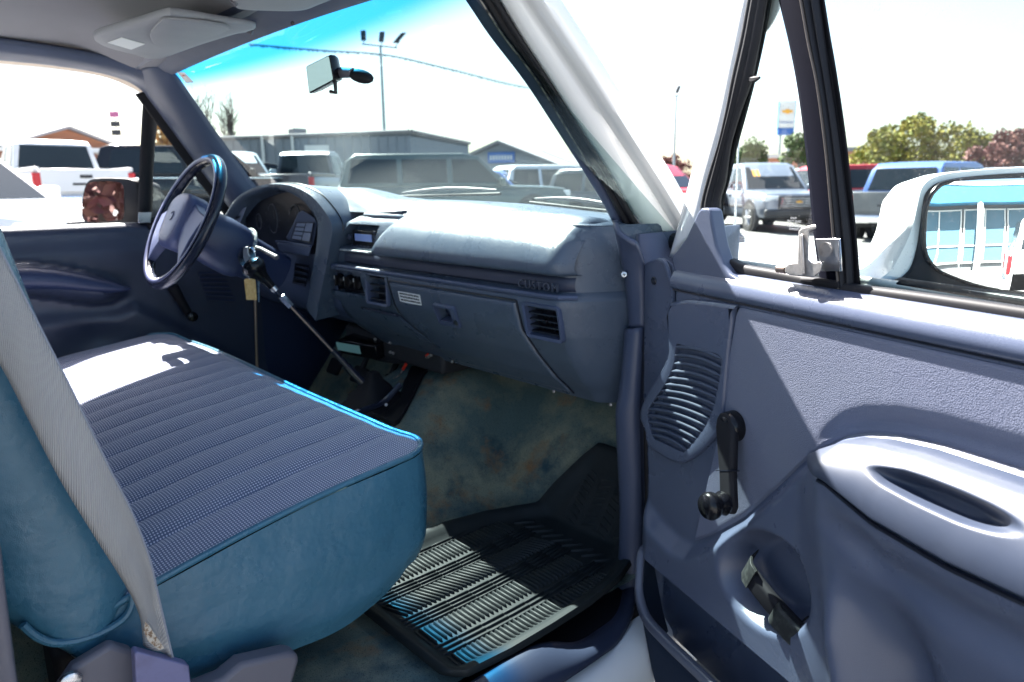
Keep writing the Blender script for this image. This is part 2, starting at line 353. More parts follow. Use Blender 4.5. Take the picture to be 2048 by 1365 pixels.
for sx in (-1, 1): obj('cab_pillar', bpil(sx), M['white'], truck, bevel=.008)
obj('rocker_panel', MB().sheet([[V(x, y, z) for y in [-1.1+1.14*i/10 for i in range(11)]] for x, z in ((.84, -.045), (.875, -.04), (.905, -.055), (.918, -.10), (.905, -.17), (.86, -.20))]), M['white'], truck, smooth=60)
def hood_z(x, y): return .655-.05*abs(x/.95)**2.2-.05*sstep(.2, 1.35, y)-.10*sstep(1.2, 1.45, y)+.016*sstep(.30, .36, abs(x))*(1-sstep(.40, .47, abs(x)))
g = [[V(x, y, hood_z(x, y)) for x in [-.78+1.56*i/40 for i in range(41)]] for y in [.17+1.25*j/24 for j in range(25)]]
obj('hood', MB().sheet(g), M['white'], truck, smooth=50, solid=.012)
def fender(sx):
    g = []
    for j in range(25):
        y = .02+1.42*j/24; t = hood_z(.78, y)
        g.append([V(sx*.784, y, t), V(sx*.83, y, t-.004), V(sx*.89, y, t-.024), V(sx*.925, y, t-.065), V(sx*.93, y, t-.16), V(sx*.915, y, t-.30), V(sx*.92, y, t-.42 if .35 < y < 1.25 else t-.75)])
    return MB().sheet(g)
for sx in (-1, 1): obj('fender', fender(sx), M['white'], truck, smooth=60, solid=.012)
obj('cowl_panel', MB().sheet([[V(x, .06+.07*(1-(x/.82)**2), .672) for x in [-.82+1.64*i/16 for i in range(17)]], [V(x, .20, hood_z(x*.9, .2)-.012) for x in [-.82+1.64*i/16 for i in range(17)]]]), M['black'], truck)
obj('grille_panel', MB().box((0, 1.45, .28), (1.76, .06, .50)), M['blackgloss'], truck, bevel=.02)
bed = MB(); bed.box((.88, -2.5, .22), (.10, 2.1, .52)); bed.box((-.88, -2.5, .22), (.10, 2.1, .52)); bed.box((0, -2.5, .05), (1.7, 2.1, .05)); bed.box((0, -1.47, .25), (1.7, .04, .45)); bed.box((0, -3.53, .24), (1.7, .05, .48))
obj('cargo_bed', bed, M['white'], truck, bevel=.02)
def wheel_mb(c, r, w, sx):
    ax = V(sx, 0, 0); mb = MB(); mb.lathe([(r*.6, -w/2), (r*.93, -w/2), (r, -w*.36), (r, w*.36), (r*.93, w/2), (r*.6, w/2), (r*.56, w*.3)], c, ax, 32); return mb
for sx, y in ((1, .80), (-1, .80), (1, -2.55), (-1, -2.55)):
    w_ = obj('wheel', wheel_mb(V(sx*.80, y, -FZ+.39), .39, .24, sx), M['black'], truck)
    obj('rim', MB().lathe([(.23, .0), (.22, .06), (.12, .03), (.08, .09), (.03, .10)], V(sx*.80, y, -FZ+.39), V(sx, 0, 0), 24), M['chrome'], w_)

# --- firewall, kick panels, carpet
def hump(x, y):
    h = .205+.09*sstep(-.25, .12, y)-.06*sstep(-.4, -1.1, y)
    return h*(1-sstep(.10, .37, abs(x-.01)))
def carpet_z(x, y):
    toe = 1.25*max(0, y-.015)+.012*sstep(-.05, .06, y)
    h = hump(x, y); k = .03; d = toe-h
    z = max(h, toe)+ (k-abs(d))**2/(4*k) if abs(d) < k else max(h, toe)
    z += .007*noise.noise((x*7, y*7, 0))+.003*noise.noise((x*23, y*23, 3))
    return z
def carpet_mat():
    m = bpy.data.materials.new('stained_carpet'); N, L, b = nodes(m); tc = N.new('ShaderNodeTexCoord'); b.inputs['Roughness'].default_value = 1; b.inputs['Specular IOR Level'].default_value = .1
    def nz(s, d=5):
        t = N.new('ShaderNodeTexNoise'); t.inputs['Scale'].default_value = s; t.inputs['Detail'].default_value = d; t.inputs['Roughness'].default_value = .65; L.new(tc.outputs['Object'], t.inputs['Vector']); return t
    def mix(a, bcol, fac, lo, hi):
        mr = N.new('ShaderNodeMapRange'); mr.inputs['From Min'].default_value = lo; mr.inputs['From Max'].default_value = hi; L.new(fac, mr.inputs['Value'])
        mx = N.new('ShaderNodeMix'); mx.data_type = 'RGBA'; L.new(mr.outputs[0], mx.inputs['Factor'])
        if isinstance(a, tuple): mx.inputs['A'].default_value = (*a, 1)
        else: L.new(a, mx.inputs['A'])
        mx.inputs['B'].default_value = (*bcol, 1); return mx.outputs['Result']
    c = mix((.055, .082, .080), (.140, .145, .105), nz(5).outputs['Fac'], .41, .63)
    c = mix(c, (.026, .046, .054), nz(8).outputs['Fac'], .51, .70)
    c = mix(c, (.15, .085, .040), nz(9, 7).outputs['Fac'], .55, .72)
    c = mix(c, (.015, .018, .018), nz(420, 2).outputs['Fac'], .55, .75)
    L.new(c, b.inputs['Base Color'])
    bp = N.new('ShaderNodeBump'); bp.inputs['Strength'].default_value = .9; bp.inputs['Distance'].default_value = .003; L.new(nz(520, 3).outputs['Fac'], bp.inputs['Height']); L.new(bp.outputs[0], b.inputs['Normal'])
    return m
M['carpet'] = carpet_mat()
nx, ny = 90, 96
g = [[V(-.80+1.60*i/nx, -1.36+1.72*j/ny, carpet_z(-.80+1.60*i/nx, -1.36+1.72*j/ny)) for i in range(nx+1)] for j in range(ny+1)]
obj('floor_carpet', MB().sheet(g), M['carpet'], truck, smooth=80)
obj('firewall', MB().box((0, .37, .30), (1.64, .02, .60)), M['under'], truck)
kp = MB().sheet([[V(.775-.02*sstep(0, .3, y), y, z) for y in (-.03, .05, .15, .36)] for z in (-.02, .2, .4, .7)]); obj('kick_panel', kp, M['trim'], truck, solid=.01, off=1)
obj('floor_pan', MB().box((0, -.5, -.045), (1.66, 1.8, .03)), M['black'], truck)

# --- hinge pillar trim and sill: one moulded strip from the dash end down and along the sill
la = [(1225, 441), (1234, 490), (1245, 545), (1254, 600), (1258, 655), (1252, 720), (1243, 790), (1237, 820), (1240, 900), (1245, 1000), (1243, 1100), (1236, 1175)]
lb = [(1268, 490), (1281, 512), (1290, 545), (1291, 600), (1289, 655), (1285, 720), (1283, 790), (1282, 830), (1283, 900), (1285, 1000), (1284, 1100), (1277, 1180)]
A_ = [at(*p, x=.742) for p in la]; B_ = [at(*p, x=.80) for p in lb]
up_, lo_ = strip(A_[:5], B_[:5], (-.004, -.014, 0)), strip(A_[4:], B_[4:], (-.004, -.022, 0), n=8, prof=lambda t: math.sin(math.pi*t)**.6)
lo_ = [[p+V(0, -.003, 0) for p in row] for row in lo_]
obj('hinge_trim', MB().sheet(up_), M['trim'], truck, smooth=60, solid=.01, off=1)
obj('hinge_trim', MB().sheet(lo_), M['trim'], truck, smooth=60, solid=.01, off=1)
p = at(1262, 548, x=.768)+V(-.002, -.018, 0); sc_ = obj('trim_screw', MB().lathe([(.0068, 0), (.0068, .002), (.005, .0035), (.0015, .0037)], p, CAM-p, 18), M['steel'], truck)
fr = frame(p+(CAM-p).normalized()*.0040, (1, .6, .3), (0, 0, 1)); mb = MB(); mb.box((0, 0, 0), (.0065, .0013, .0005), fr); mb.box((0, 0, 0), (.0013, .0065, .0005), fr); obj('screw_slot', mb, M['dark'], sc_, smooth=0)
# dark gap of the jamb behind the strip and the body post that carries the hinges
obj('hinge_pillar', MB().box((.815, .10, .22), (.07, .16, .76)), M['trim'], truck, bevel=.01)
gl_ = [q+V(.004, .012, 0) for q in B_]; obj('door_seal', MB().tube(spline(gl_[3:], 4), .006, 8), M['seal'], truck)
# sill
sa = [A_[-1], at(1222, 1226, x=.790), at(1192, 1258, x=.812), at(1150, 1284, x=.822), V(.825, -.36, .020), V(.825, -.60, .018), V(.825, -1.05, .018)]
sb = [B_[-1], at(1264, 1236, x=.845), at(1238, 1285, x=.872), at(1195, 1320, x=.886), V(.892, -.40, -.02), V(.892, -.62, -.02), V(.892, -1.05, -.02)]
obj('sill_trim', MB().sheet(strip(sa, sb, (.004, -.006, .016), n=8, prof=lambda t: math.sin(math.pi*t)**.6)), M['dash_dark'], truck, smooth=60, solid=.01, off=1)
mb = MB(); q = at(1158, 1315, z=.0); fr = frame(q, (.25, -1, 0), (1, .2, -.2)); mb.prism([(-.035, -.012), (.0, -.016), (.05, -.010), (.055, .012), (.01, .018), (-.03, .012)], fr, .008, .012)
M['rust'] = mat('worn_edge', (.10, .07, .06), .7, var=(90, (.02, .02, .03), .4, .6)); pass

# --- exterior bits beyond the glass: wipers, antenna
def wiper(p0, p1, up):
    p0, p1 = Vector(p0), Vector(p1); mb = MB(); d = (p1-p0)
    mb.tube([p0+d*t+V(0, .0, up*math.sin(math.pi*t)) for t in [i/8 for i in range(9)]], [.002+.0025*math.sin(math.pi*i/8) for i in range(9)], 6)
    b = MB().tube([p0+d*(-.05)+V(0, -.004, -.01), p1+d*.05+V(0, -.004, -.01)], .004, 6)
    return mb, b
for x0, x1, v0 in ((-.20, .22, .10), (.36, .66, .085)):
    a, b_ = wiper(ws(x0, v0)+V(0, .03, .02), ws(x1, v0)+V(0, .03, .028), .008)
    w_ = obj('windshield_wiper', a, M['plastic_grey'], truck); obj('wiper_blade', b_, M['black'], w_)
ab = at(1468, 478, z=.632)
ant = obj('antenna', MB().tube([ab+V(0, 0, .01), ab+V(.0, 0, .08), ab+V(-.014, -.0, .85)], [.0055, .0035, .0016], 8), M['steel'], truck)
obj('antenna_base', MB().lathe([(.032, -.01), (.030, .008), (.012, .018), (.007, .035)], ab, (0, 0, 1), 20), M['plastic_grey'], ant)
obj('antenna_wire', MB().tube(spline([ab+V(.02, -.02, .004), ab+V(.06, -.02, .006), ab+V(.10, -.04, .008), ab+V(.12, -.03, .01)], 6), .0012, 5), M['black'], ant)
# ================================================================ dashboard
FZs = [.346, .372, .395, .445, .50, .545, .560, .572, .582, .588, .615, .66, .68, .70, .715]
FYs = [-.012, -.032, -.055, -.090, -.118, -.131, -.135, -.136, -.128, -.112, -.112, -.112, -.108, -.098, -.078]
def end_off(x): return .13*max(0, (x-.668)/.085)**1.6
def y_face(x, z): return interp(FZs, FYs, z)+end_off(x)
def z_top(x, y):
    c = .757-.034*abs(x/.70)**2.2-.006*sstep(.06, .14, y)
    c += .040*sstep(-.80, -.62, x)*(1-sstep(-.34, -.04, x))*sstep(-.12, -.02, y)*(1-.5*sstep(.05, .14, y))
    e = max(0, -.0-y)/.078
    return c-(c-.715)*min(1, e)**2.2 - .02*max(0, (x-.66)/.09)**2
def xl(z): return interp([.346, .40, .446, .49, .532, .58, .621, .66, .692, .71, .73, .76], [-.12, -.205, -.252, -.262, -.262, -.245, -.222, -.193, -.164, -.13, -.085, -.04], z)
RAD = (.10, .70, .632, .694, .035); HVA = (.07, .615, .506, .570, .030); CVT = (.70, .965, .496, .570, .03); RVT = (.582, .674, .494, .560, .03); LAT = (.278, .340, .478, .522, .022)
rowz = sorted(set([.346, .355, .364, .372, .378, .386, .395, .41, .43, .445, .46, .545, .5535, .560, .566, .572, .577, .585, .588, .60, .615, .625, .645, .66, .67, .68, .70, .708, .715] +
              [k for r in (RAD, HVA, CVT, RVT, LAT) for k in (r[2], r[2]+.003, r[3]-.003, r[3])]), reverse=True)
uL = sorted(set([0, .03, .06, .20, .4, .55, 1.0] + [k for r in (RAD, HVA, CVT) for k in (r[0], r[0]+.012, r[1]-.012, r[1])]))
xR = sorted(set([.10, .13, .16, .19, .22, .25, .38, .42, .46, .50, .54, .56, .62, .65, .668, .68, .69, .70, .71, .72, .73, .74, .748, .755] + [k for r in (RVT, LAT) for k in (r[0], r[0]+.003, r[1]-.003, r[1])]))
def rec(r, a, z, da): return r[4] if r[0]+da*.5 < a < r[1]-da*.5 and r[2]+.0015 < z < r[3]-.0015 else 0
grid = []
for y in [.15, .13, .11, .08, .05, .02, -.01, -.03, -.045, -.06, -.07]:
    row = [V(lerp(-.78, -.04, k/10), y, z_top(lerp(-.78, -.04, k/10), y)) for k in range(3)]
    z0 = z_top(-.1, y)
    left = -.78
    row = [V(x, y-(.02*sstep(-.10, -.5, x) if y < 0 else 0), z_top(x, y)) for x in [lerp(-.78, .085, k/(len(uL)+1)) for k in range(len(uL)+2)]]
    row += [V(x, y+end_off(x)*(1-sstep(.0, .12, y)), z_top(x, y)) for x in xR]
    grid.append(row)
top_mb = MB().sheet(grid)
face = []
for z in rowz:
    x0 = xl(z); row = [V(x0-.030, interp(FZs, FYs, z)+.10, z-.004), V(x0-.016, interp(FZs, FYs, z)+.018, z-.001)]
    for u in uL:
        x = lerp(x0, .085, u); d = sum(rec(r, u, z, .012) for r in (RAD, HVA, CVT)); row.append(V(x, y_face(x, z)+d-.004*math.sin(math.pi*min(1, u*3))*(u < .34), z))
    for x in xR:
        d = sum(rec(r, x, z, .003) for r in (RVT, LAT)); row.append(V(x, y_face(x, z)+d, z))
    face.append(row)
face.append([p+V(0, .05, -.004) for p in face[-1]]); face.append([p+V(0, .22, .01) for p in face[-1]])
dash = obj('dashboard', MB().sheet(grid).sheet([[p for p in r] for r in face]), M['dash'], truck, smooth=38)
# lip that joins the top skin with the face
j = [[p, q] for p, q in zip([grid[-1][0]]+grid[-1], face[0])] if False else None
lipT = [V(x, -.07+end_off(x)-(.02*sstep(-.10, -.5, x)), z_top(x, -.07)) for x in [lerp(-.10, .755, k/40) for k in range(41)]]
lipF = [V(x, y_face(x, .712)-.0005, .712) for x in [lerp(-.10, .755, k/40) for k in range(41)]]
obj('crest_lip', MB().sheet([[a+V(0, .004, .0015), a.lerp(b, .35)+V(0, -.004, .003), a.lerp(b, .7)+V(0, -.005, .002), b] for a, b in zip(lipT, lipF)]), M['dash'], dash, smooth=60)
# end cap closing the face towards the hinge pillar
obj('dash_end_cap', MB().sheet([[V(.752, y_face(.752, z)-.004, z), V(.757, y_face(.752, z)+.03, z), V(.757, .20, z)] for z in rowz]), M['dash'], dash, smooth=60)

# padded bin lid above the strip
prof = [(-.030, .738), (-.045, .7385), (-.072, .7285), (-.105, .708), (-.131, .682), (-.1465, .655), (-.150, .638), (-.146, .626), (-.132, .621), (-.118, .622)]
prof = [(p.x, p.y) for p in spline([V(a, b, 0) for a, b in prof], 4)]
g = []
for y, z in prof:
    t = (z-.621)/(.738-.621); xa, xb = lerp(.018, .098, t), .697
    row = []
    for k in range(49):
        u = k/48; x = lerp(xa, xb, u); e = max(0, 1-min(u, 1-u)/.03)
        row.append(V(x, y+end_off(x+.005)*.8+.013*e*e+(.006*(y < -.1)*0), z-.010*e*e*(z > .70)-.02*max(0, (x-.5)/.25)**2*t))
    g.append(row)
obj('bin_lid_pad', MB().sheet(g), M['dash'], dash, smooth=50, label='padded blue grey bin lid on the passenger side of the dash')
# two wedge slots on the crest
for (a, b, c, d) in (((735, 428), (815, 421), (812, 436), (760, 436)), ((846, 437), (926, 430), (918, 444), (870, 442))):
    mb = MB(); q = [at(*p, y=-.062) for p in (a, b, c, d)]; mb.loft([[p+V(0, -.016, .0) for p in q], [p+V(0, .012, -.001) for p in q]]); obj('crest_slot', mb, M['dash_dark'], dash, bevel=.0015)
# dark strip with raised lettering
zs = [.5895, .594, .602, .610, .6165]
g = [[V(x, -.1145-(.004 if 0 < i < 4 else 0)+end_off(x), z) for x in [lerp(-.150, .690, k/40) for k in range(41)]] for i, z in enumerate(zs)]
strip_ = obj('trim_strip', MB().sheet(g), M['dash_dark'], dash, smooth=40)
p0 = at(1030, 567, y=-.119); p1 = at(1127, 580, y=-.119)
fr = frame((p0+p1)/2+V(0, -.0012, .0005), V(p1.x-p0.x, 0, 0), (0, 0, 1))
M['emboss'] = mat('embossed_letter', (.055, .068, .10), .35)  # letters toned lighter than the strip, as if catching light
obj('lettering', text_mesh('CUSTOM', fr, .0245, .0022, 1.22), M['emboss'], strip_, smooth=0)
# ledge under the strip catches the light
obj('ledge', MB().tube([V(x, -.1335+end_off(x), .5805) for x in [lerp(-.20, .70, k/36) for k in range(37)]], .0055, 8), M['dash_hard'], dash)
M['glint'] = mat('painted_glint', (.5, .52, .5), .4, var=(200, (.10, .12, .16), .45, .6))  # shelf highlight painted as a pale patchy tone; the column collar shares it
obj('radio_shelf', MB().box((-.085, -.121, .6245), (.150, .016, .005)), M['glint'], dash, bevel=.002)

# radio
def face_frame(r, tilt=0):
    z = (r[2]+r[3])/2; x0 = xl(z); xa, xb = lerp(x0, .085, r[0]), lerp(x0, .085, r[1]); y = interp(FZs, FYs, z)
    return frame(V((xa+xb)/2, y, z), (1, 0, 0), (0, 0, 1)), (xb-xa)/2, (r[3]-r[2])/2
fr, hw, hh = face_frame(RAD)                                        # c is towards -y ... ex x ez = -y
radio = obj('radio', MB().prism([(a+.012, b-.008) for a, b in rrect(hw*1.5, hh*1.45, .004)], fr, -.034, -.010), M['blackgloss'], dash, bevel=.0015)
obj('display', MB().box((.008, -.004, -.009), (hw*1.02, hh*.62, .003), fr), M['led'], radio, bevel=.001)
for k in range(6): obj('button', MB().box((-.045+.019*k, -.028, -.009), (.013, .006, .003), fr), M['dash_dark'], radio, bevel=.001)
for k in range(3): obj('button', MB().box((hw*.78, .012-.012*k, -.009), (.008, .008, .003), fr), M['dash_dark'], radio, bevel=.001)
obj('button', MB().lathe([(.007, 0), (.007, .006), (.005, .007)], fr(-.058, -.004, -.010), (0, -1, 0), 16), M['dash_dark'], radio)
# heater panel
fr, hw, hh = face_frame(HVA)
hv = obj('heater_panel', MB().prism(rrect(hw*1.9, hh*1.85, .006), fr, -.034, -.026), M['blackgloss'], dash, bevel=.001)
for k in range(3):
    c = fr(-.052+.052*k, -.002, -.026); kn = obj('heater_knob', MB().lathe([(.019, 0), (.019, .010), (.016, .016), (.004, .018)], c, (0, -1, 0), 22), M['blackgloss'], hv)
    obj('knob_grip', MB().box((-.052+.052*k, -.002, -.005), (.005, .030, .010), fr), M['blackgloss'], hv, bevel=.0015)
    obj('knob_mark', MB().box((-.052+.052*k, .008, .0006), (.0015, .010, .001), fr), M['paper'], hv, smooth=0)
# louvred vents: frame, slats and vanes set into recesses
M['vent'] = mat('vent_black', (.016, .019, .028), .35)
def vent(fr, hw, hh, nsl, nv):
    vf = MB(); o = rrect(2*hw+.010, 2*hh+.010, .009, 4); i_ = rrect(2*hw-.004, 2*hh-.004, .005, 4)
    vf.loft([[fr(a, b, -.004) for a, b in o], [fr(a, b, .005) for a, b in o], [fr(a*.985, b*.985, .0065) for a, b in o], [fr(a, b, .005) for a, b in i_], [fr(a, b, -.028) for a, b in i_]], False)
    v = obj('vent_frame', vf, M['dash_hard'], dash, smooth=50)
    obj('vent_back', MB().box((0, 0, -.031), (2*hw, 2*hh, .002), fr), M['dark'], dash, smooth=0)
    for k in range(nsl):
        zc = lerp(-hh, hh, (k+.5)/nsl)
        mb = MB().box((0, zc, -.010), (2*hw-.006, .0026, .013), fr)
        obj('vent_slat', mb, M['vent'], dash, smooth=0)
    for k in range(nv): obj('vent_vane', MB().box((lerp(-hw, hw, (k+1)/(nv+1)), 0, -.022), (.002, 2*hh-.006, .010), fr), M['vent'], dash, smooth=0)
fr, hw, hh = face_frame(CVT); vent(fr, hw, hh, 4, 0)
z = (RVT[2]+RVT[3])/2; fr = frame(V((RVT[0]+RVT[1])/2, y_face(.63, z), z), (1, 0, 0), (0, -.20, 1)); vent(fr, (RVT[1]-RVT[0])/2, (RVT[3]-RVT[2])/2, 5, 7)
obj('vent_tab', MB().box((.006, .002, .001), (.010, .006, .006), fr), M['blackgloss'], dash, bevel=.001)
# glove box door: a panel standing proud of the face
def panel(xa, xb, z0, z1, lift, nx_=24, nz_=14, edge=.006):
    g = []
    for j in range(nz_+1):
        z = lerp(z0, z1, j/nz_); a, b = xa(z), xb(z); row = []
        for i in range(nx_+1):
            x = lerp(a, b, i/nx_); e = min(x-a, b-x, z1-z, z-z0); row.append(V(x, y_face(x, z)-lift*sstep(0, edge, e)+(.006 if e < 1e-6 else 0), z))
        g.append(row)
    return MB().sheet(g)
def hole(mbg, cx0, cx1, z0, z1): pass
gx0 = lambda z: interp([.352, .42, .47, .48], [.205, .16, .115, .096], z); gx1 = lambda z: interp([.352, .44, .50, .56], [.615, .585, .562, .560], z)
gd = MB(); NX, NZ = 60, 30
rows = sorted(set([lerp(.354, .562, j/NZ) for j in range(NZ+1)]+[.358, .558, .476, .478, .520, .522])); cols = sorted(set([i/NX for i in range(NX+1)]+[.006, .994]))
g = []
for z in rows:
    a, b = gx0(z), gx1(z); row = []
    for u in cols:
        x = lerp(a, b, u); e = min(x-a, b-x, .562-z, z-.354); row.append(V(x, y_face(x, z)-.007*sstep(0, .006, e)+(.006 if e < 1e-6 else 0), z))
    g.append(row)
# leave the latch opening out of the door skin
vs_ = [p for r in g for p in r]; m_ = len(cols); fs = []
for j in range(len(g)-1):
    for i in range(m_-1):
        c = (g[j][i]+g[j+1][i+1])/2
        if LAT[0] < c.x < LAT[1] and LAT[2]+.001 < c.z < LAT[3]-.001: continue
        fs.append((j*m_+i, j*m_+i+1, (j+1)*m_+i+1, (j+1)*m_+i))
gbox = obj('glove_box_door', MB().add(vs_, fs), M['dash'], dash, smooth=45, label='glove box door with a small square latch')
gap = [V(gx0(z)-.001, y_face(gx0(z), z)-.0015, z) for z in [lerp(.356, .562, k/20) for k in range(21)]]+[V(x, y_face(x, .5635)-.001, .5635) for x in [lerp(.10, .558, k/24) for k in range(25)]]+[V(gx1(z)+.001, y_face(gx1(z), z)-.0015, z) for z in [lerp(.562, .356, k/20) for k in range(21)]]
obj('door_gap', MB().tube(gap, .0021, 6), M['dark'], gbox)
lc = V((LAT[0]+LAT[1])/2, 0, (LAT[2]+LAT[3])/2); lc.y = y_face(lc.x, lc.z)-.007
fr = frame(lc, (1, 0, 0), (0, -.42, 1)); o = [(a+.006, b) for a, b in rrect(.082, .056, .007)]; i_ = rrect(.058, .042, .004)
mb = MB(); mb.loft([[fr(a, b, -.004) for a, b in o], [fr(a, b, .004) for a, b in o], [fr(a*.97, b*.97, .005) for a, b in o], [fr(a-.002, b, .004) for a, b in i_], [fr(a-.002, b, -.024) for a, b in i_]], False)
lt = obj('latch_frame', mb, M['dash_hard'], gbox, smooth=50)
obj('latch_recess', MB().box((-.002, 0, -.024), (.056, .042, .002), fr), M['dash_dark'], gbox, smooth=0)
obj('latch_tongue', MB().box((-.004, -.0185, -.008), (.046, .005, .022), fr), M['dash_hard'], gbox, bevel=.001)
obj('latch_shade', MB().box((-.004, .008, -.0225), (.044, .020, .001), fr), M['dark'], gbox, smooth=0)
obj('lock_barrel', MB().lathe([(.007, 0), (.0065, .003), (.003, .0032)], fr(.0385, -.012, .004), fr(0, 0, 1)-fr(0, 0, 0), 18), M['dark'], gbox)
# warning label with three broken lines of print
q = [at(*p, y=-.139) for p in ((793, 583), (838, 589), (840, 613), (795, 604))]; c = sum(q, Vector())/4
fr = frame(V(c.x, y_face(c.x, c.z)-.0080, c.z), (1, 0, 0), (0, -.24, 1))
lab = obj('warning_label', MB().prism([(-.046, -.013), (-.02, -.0145), (.044, -.0135), (.047, .011), (.046, .0135), (-.045, .0135)], fr, 0, .0007), M['paper'], dash, smooth=0, label='white printed warning label stuck beside the glove box')
random.seed(3)
for zz in (.0085, .0005, -.0075):
    x = -.040; mb = MB()
    while x < .038:
        w = random.uniform(.002, .006); mb.box((x+w/2, zz+random.uniform(-.0006, .0006), .0010), (w, .0045, .0003), fr); x += w+random.uniform(.0008, .0018)
    obj('print_line', mb, M['ink'], lab, smooth=0, kind='stuff')
# ash tray panel on the sloping lower face
ax0 = lambda z: interp([.395, .465], [.015, -.105], z); ax1 = lambda z: interp([.395, .465], [.185, .095], z)
obj('ash_tray_panel', panel(ax0, ax1, .398, .468, .006), M['dash'], dash, smooth=45)
agap = [V(ax0(z), y_face(ax0(z), z)-.001, z) for z in [lerp(.398, .468, k/10) for k in range(11)]]+[V(x, y_face(x, .469)-.001, .469) for x in [lerp(-.10, .092, k/14) for k in range(15)]]+[V(ax1(z), y_face(ax1(z), z)-.001, z) for z in [lerp(.468, .398, k/10) for k in range(11)]]
obj('tray_gap', MB().tube(agap, .0016, 6), M['dark'], dash)
obj('stack_gap', MB().tube([V(.088, y_face(.088, z)-.0005, z) for z in [lerp(.475, .572, k/8) for k in range(9)]], .0016, 6), M['dark'], dash)
obj('pad_gap', MB().tube([V(lerp(.016, .098, t), lerp(-.128, -.040, t**1.3), lerp(.621, .739, t**.8)) for t in [k/10 for k in range(11)]], .0018, 6), M['dark'], dash)
obj('ash_tray_pull', MB().tube([V(x, y_face(x, .466)-.008, .469) for x in [lerp(-.06, .08, k/10) for k in range(11)]], .0035, 6), M['dash_dark'], dash)
# bolts and brackets along the lower edge
M['bolt'] = mat('bare_bolt', (.30, .28, .27), .45, metal=.7)
for px in (905, 1108, 1222):
    y_ = interp([870, 1040, 1235], [713, 768, 811], px)+random.uniform(-2, 4); p = at(px, y_, y=-.018); obj('edge_bolt', MB().lathe([(.0036, 0), (.0036, .003), (.002, .004)], p, (0.3, -1, .2), 8), M['bolt'], dash)

# ------------------------------------------------ instrument pod
PN = V(.128, -.99, 0); PP = V(-.17, -.145, .7)
def pod(px, py, d=0): return at(px, py, n=PN, p=PP-PN*d)
outer = [(438, 470), (445, 442), (455, 425), (473, 397), (500, 379), (530, 369), (560, 367), (590, 372), (623, 389), (648, 416), (662, 438), (667, 457), (664, 480), (657, 520), (649, 560), (641, 600), (634, 640)]
inner = [(450, 466), (454, 445), (462, 428), (482, 403), (505, 390), (532, 381), (558, 380), (584, 388), (608, 404), (626, 426), (634, 442), (635, 458), (634, 480), (630, 510), (624, 545), (619, 580), (613, 615)]
O = spline([pod(*p) for p in outer], 4); I = spline([pod(*p) for p in inner], 4)
n_ = len(O); cen = V(-.44, 0, .62)
def back(p, d, s):
    q = V(lerp(cen.x, p.x, s), p.y+d, lerp(cen.z, p.z, s)); return q
secs = []
for k in range(n_):
    o, i = O[k], I[k]; t = sstep(.60, .80, o.z)
    secs.append([back(o, .20, .93), back(o, .10, .965), back(o, .045, .99), back(o, .012, 1.0), o+V(0, -.004, -.002), o.lerp(i, .5)+V(0, -.006, 0), i, back(i, .018, .985), back(i, .05, .95)])
hood = obj('instrument_hood', MB().sheet(secs), M['dash'], dash, smooth=50, label='arched instrument hood behind the steering wheel')
seam = [back(p, .030, .998)+V(0, 0, .001) for p in O[6:46]]; obj('hood_seam', MB().tube(seam, .0016, 6), M['dark'], hood)
# cluster lens, side pods and switches
cl = [back(p, .052, .96) for p in I]; lo = V(-.44, -.12, .60)
mb = MB(); base = [V(p.x, p.y, .60) for p in cl[6:-12]]; mb.sheet([[a, b] for a, b in zip(cl[6:-12], base)]); obj('cluster_face', mb, M['dark'], dash, smooth=0)
def gauge(c, r):
    fr_ = frame(c, (1, .1, 0), (0, .1, 1)); mb = MB(); mb.lathe([(r, 0), (r, .004), (r*.93, .004), (r*.93, .001)], c, -PN*-1, 28); return mb
M['gauge'] = mat('gauge_mark', (.045, .05, .065), .5)
for x, z, r in ((-.52, .70, .045), (-.40, .70, .045), (-.60, .69, .025)):
    c = V(x, -.165+.128*(x+.44)+.030, z); gq = obj('gauge_ring', MB().lathe([(r, 0), (r, .003), (r*.92, .003)], c, (-.128, -.99, 0), 26, cap=False), M['gauge'], dash)
    mb = MB(); f2 = frame(c+V(0, -.002, 0), (1, .128, 0), (0, 0, 1))
    for k in range(9):
        a = R(-130+260*k/8); mb.hexa([f2(r*.75*math.sin(a)-.0006, r*.75*math.cos(a)-.0006, 0), f2(r*.9*math.sin(a)-.0006, r*.9*math.cos(a)-.0006, 0), f2(r*.9*math.sin(a)+.0006, r*.9*math.cos(a)+.0006, 0), f2(r*.75*math.sin(a)+.0006, r*.75*math.cos(a)+.0006, 0), f2(r*.75*math.sin(a)-.0006, r*.75*math.cos(a)-.0006, .001), f2(r*.9*math.sin(a)-.0006, r*.9*math.cos(a)-.0006, .001), f2(r*.9*math.sin(a)+.0006, r*.9*math.cos(a)+.0006, .001), f2(r*.75*math.sin(a)+.0006, r*.75*math.cos(a)+.0006, .001)])
    mb.box((r*.2, r*.25, .001), (.002, r*.6, .001), f2); obj('gauge_marks', mb, M['gauge'], gq, smooth=0, kind='stuff')
def pq(pts, d=0.): return [pod(a, b, d) for a, b in pts]
def slab(pts, d0, d1):
    return MB().loft([pq(pts, d0), pq(pts, d1)])
M['switch'] = mat('switch_plastic', (.17, .20, .28), .45, bump=FINE)
obj('switch_bezel', slab([(597, 425), (606, 421), (630, 436), (634, 447), (631, 470), (626, 492), (578, 482), (572, 476), (585, 452)], .036, .024), M['dash_hard'], dash, bevel=.003)
obj('switch_panel', slab([(591, 444), (629, 445), (622, 487), (580, 478)], .023, .020), M['dash_dark'], dash, bevel=.001)
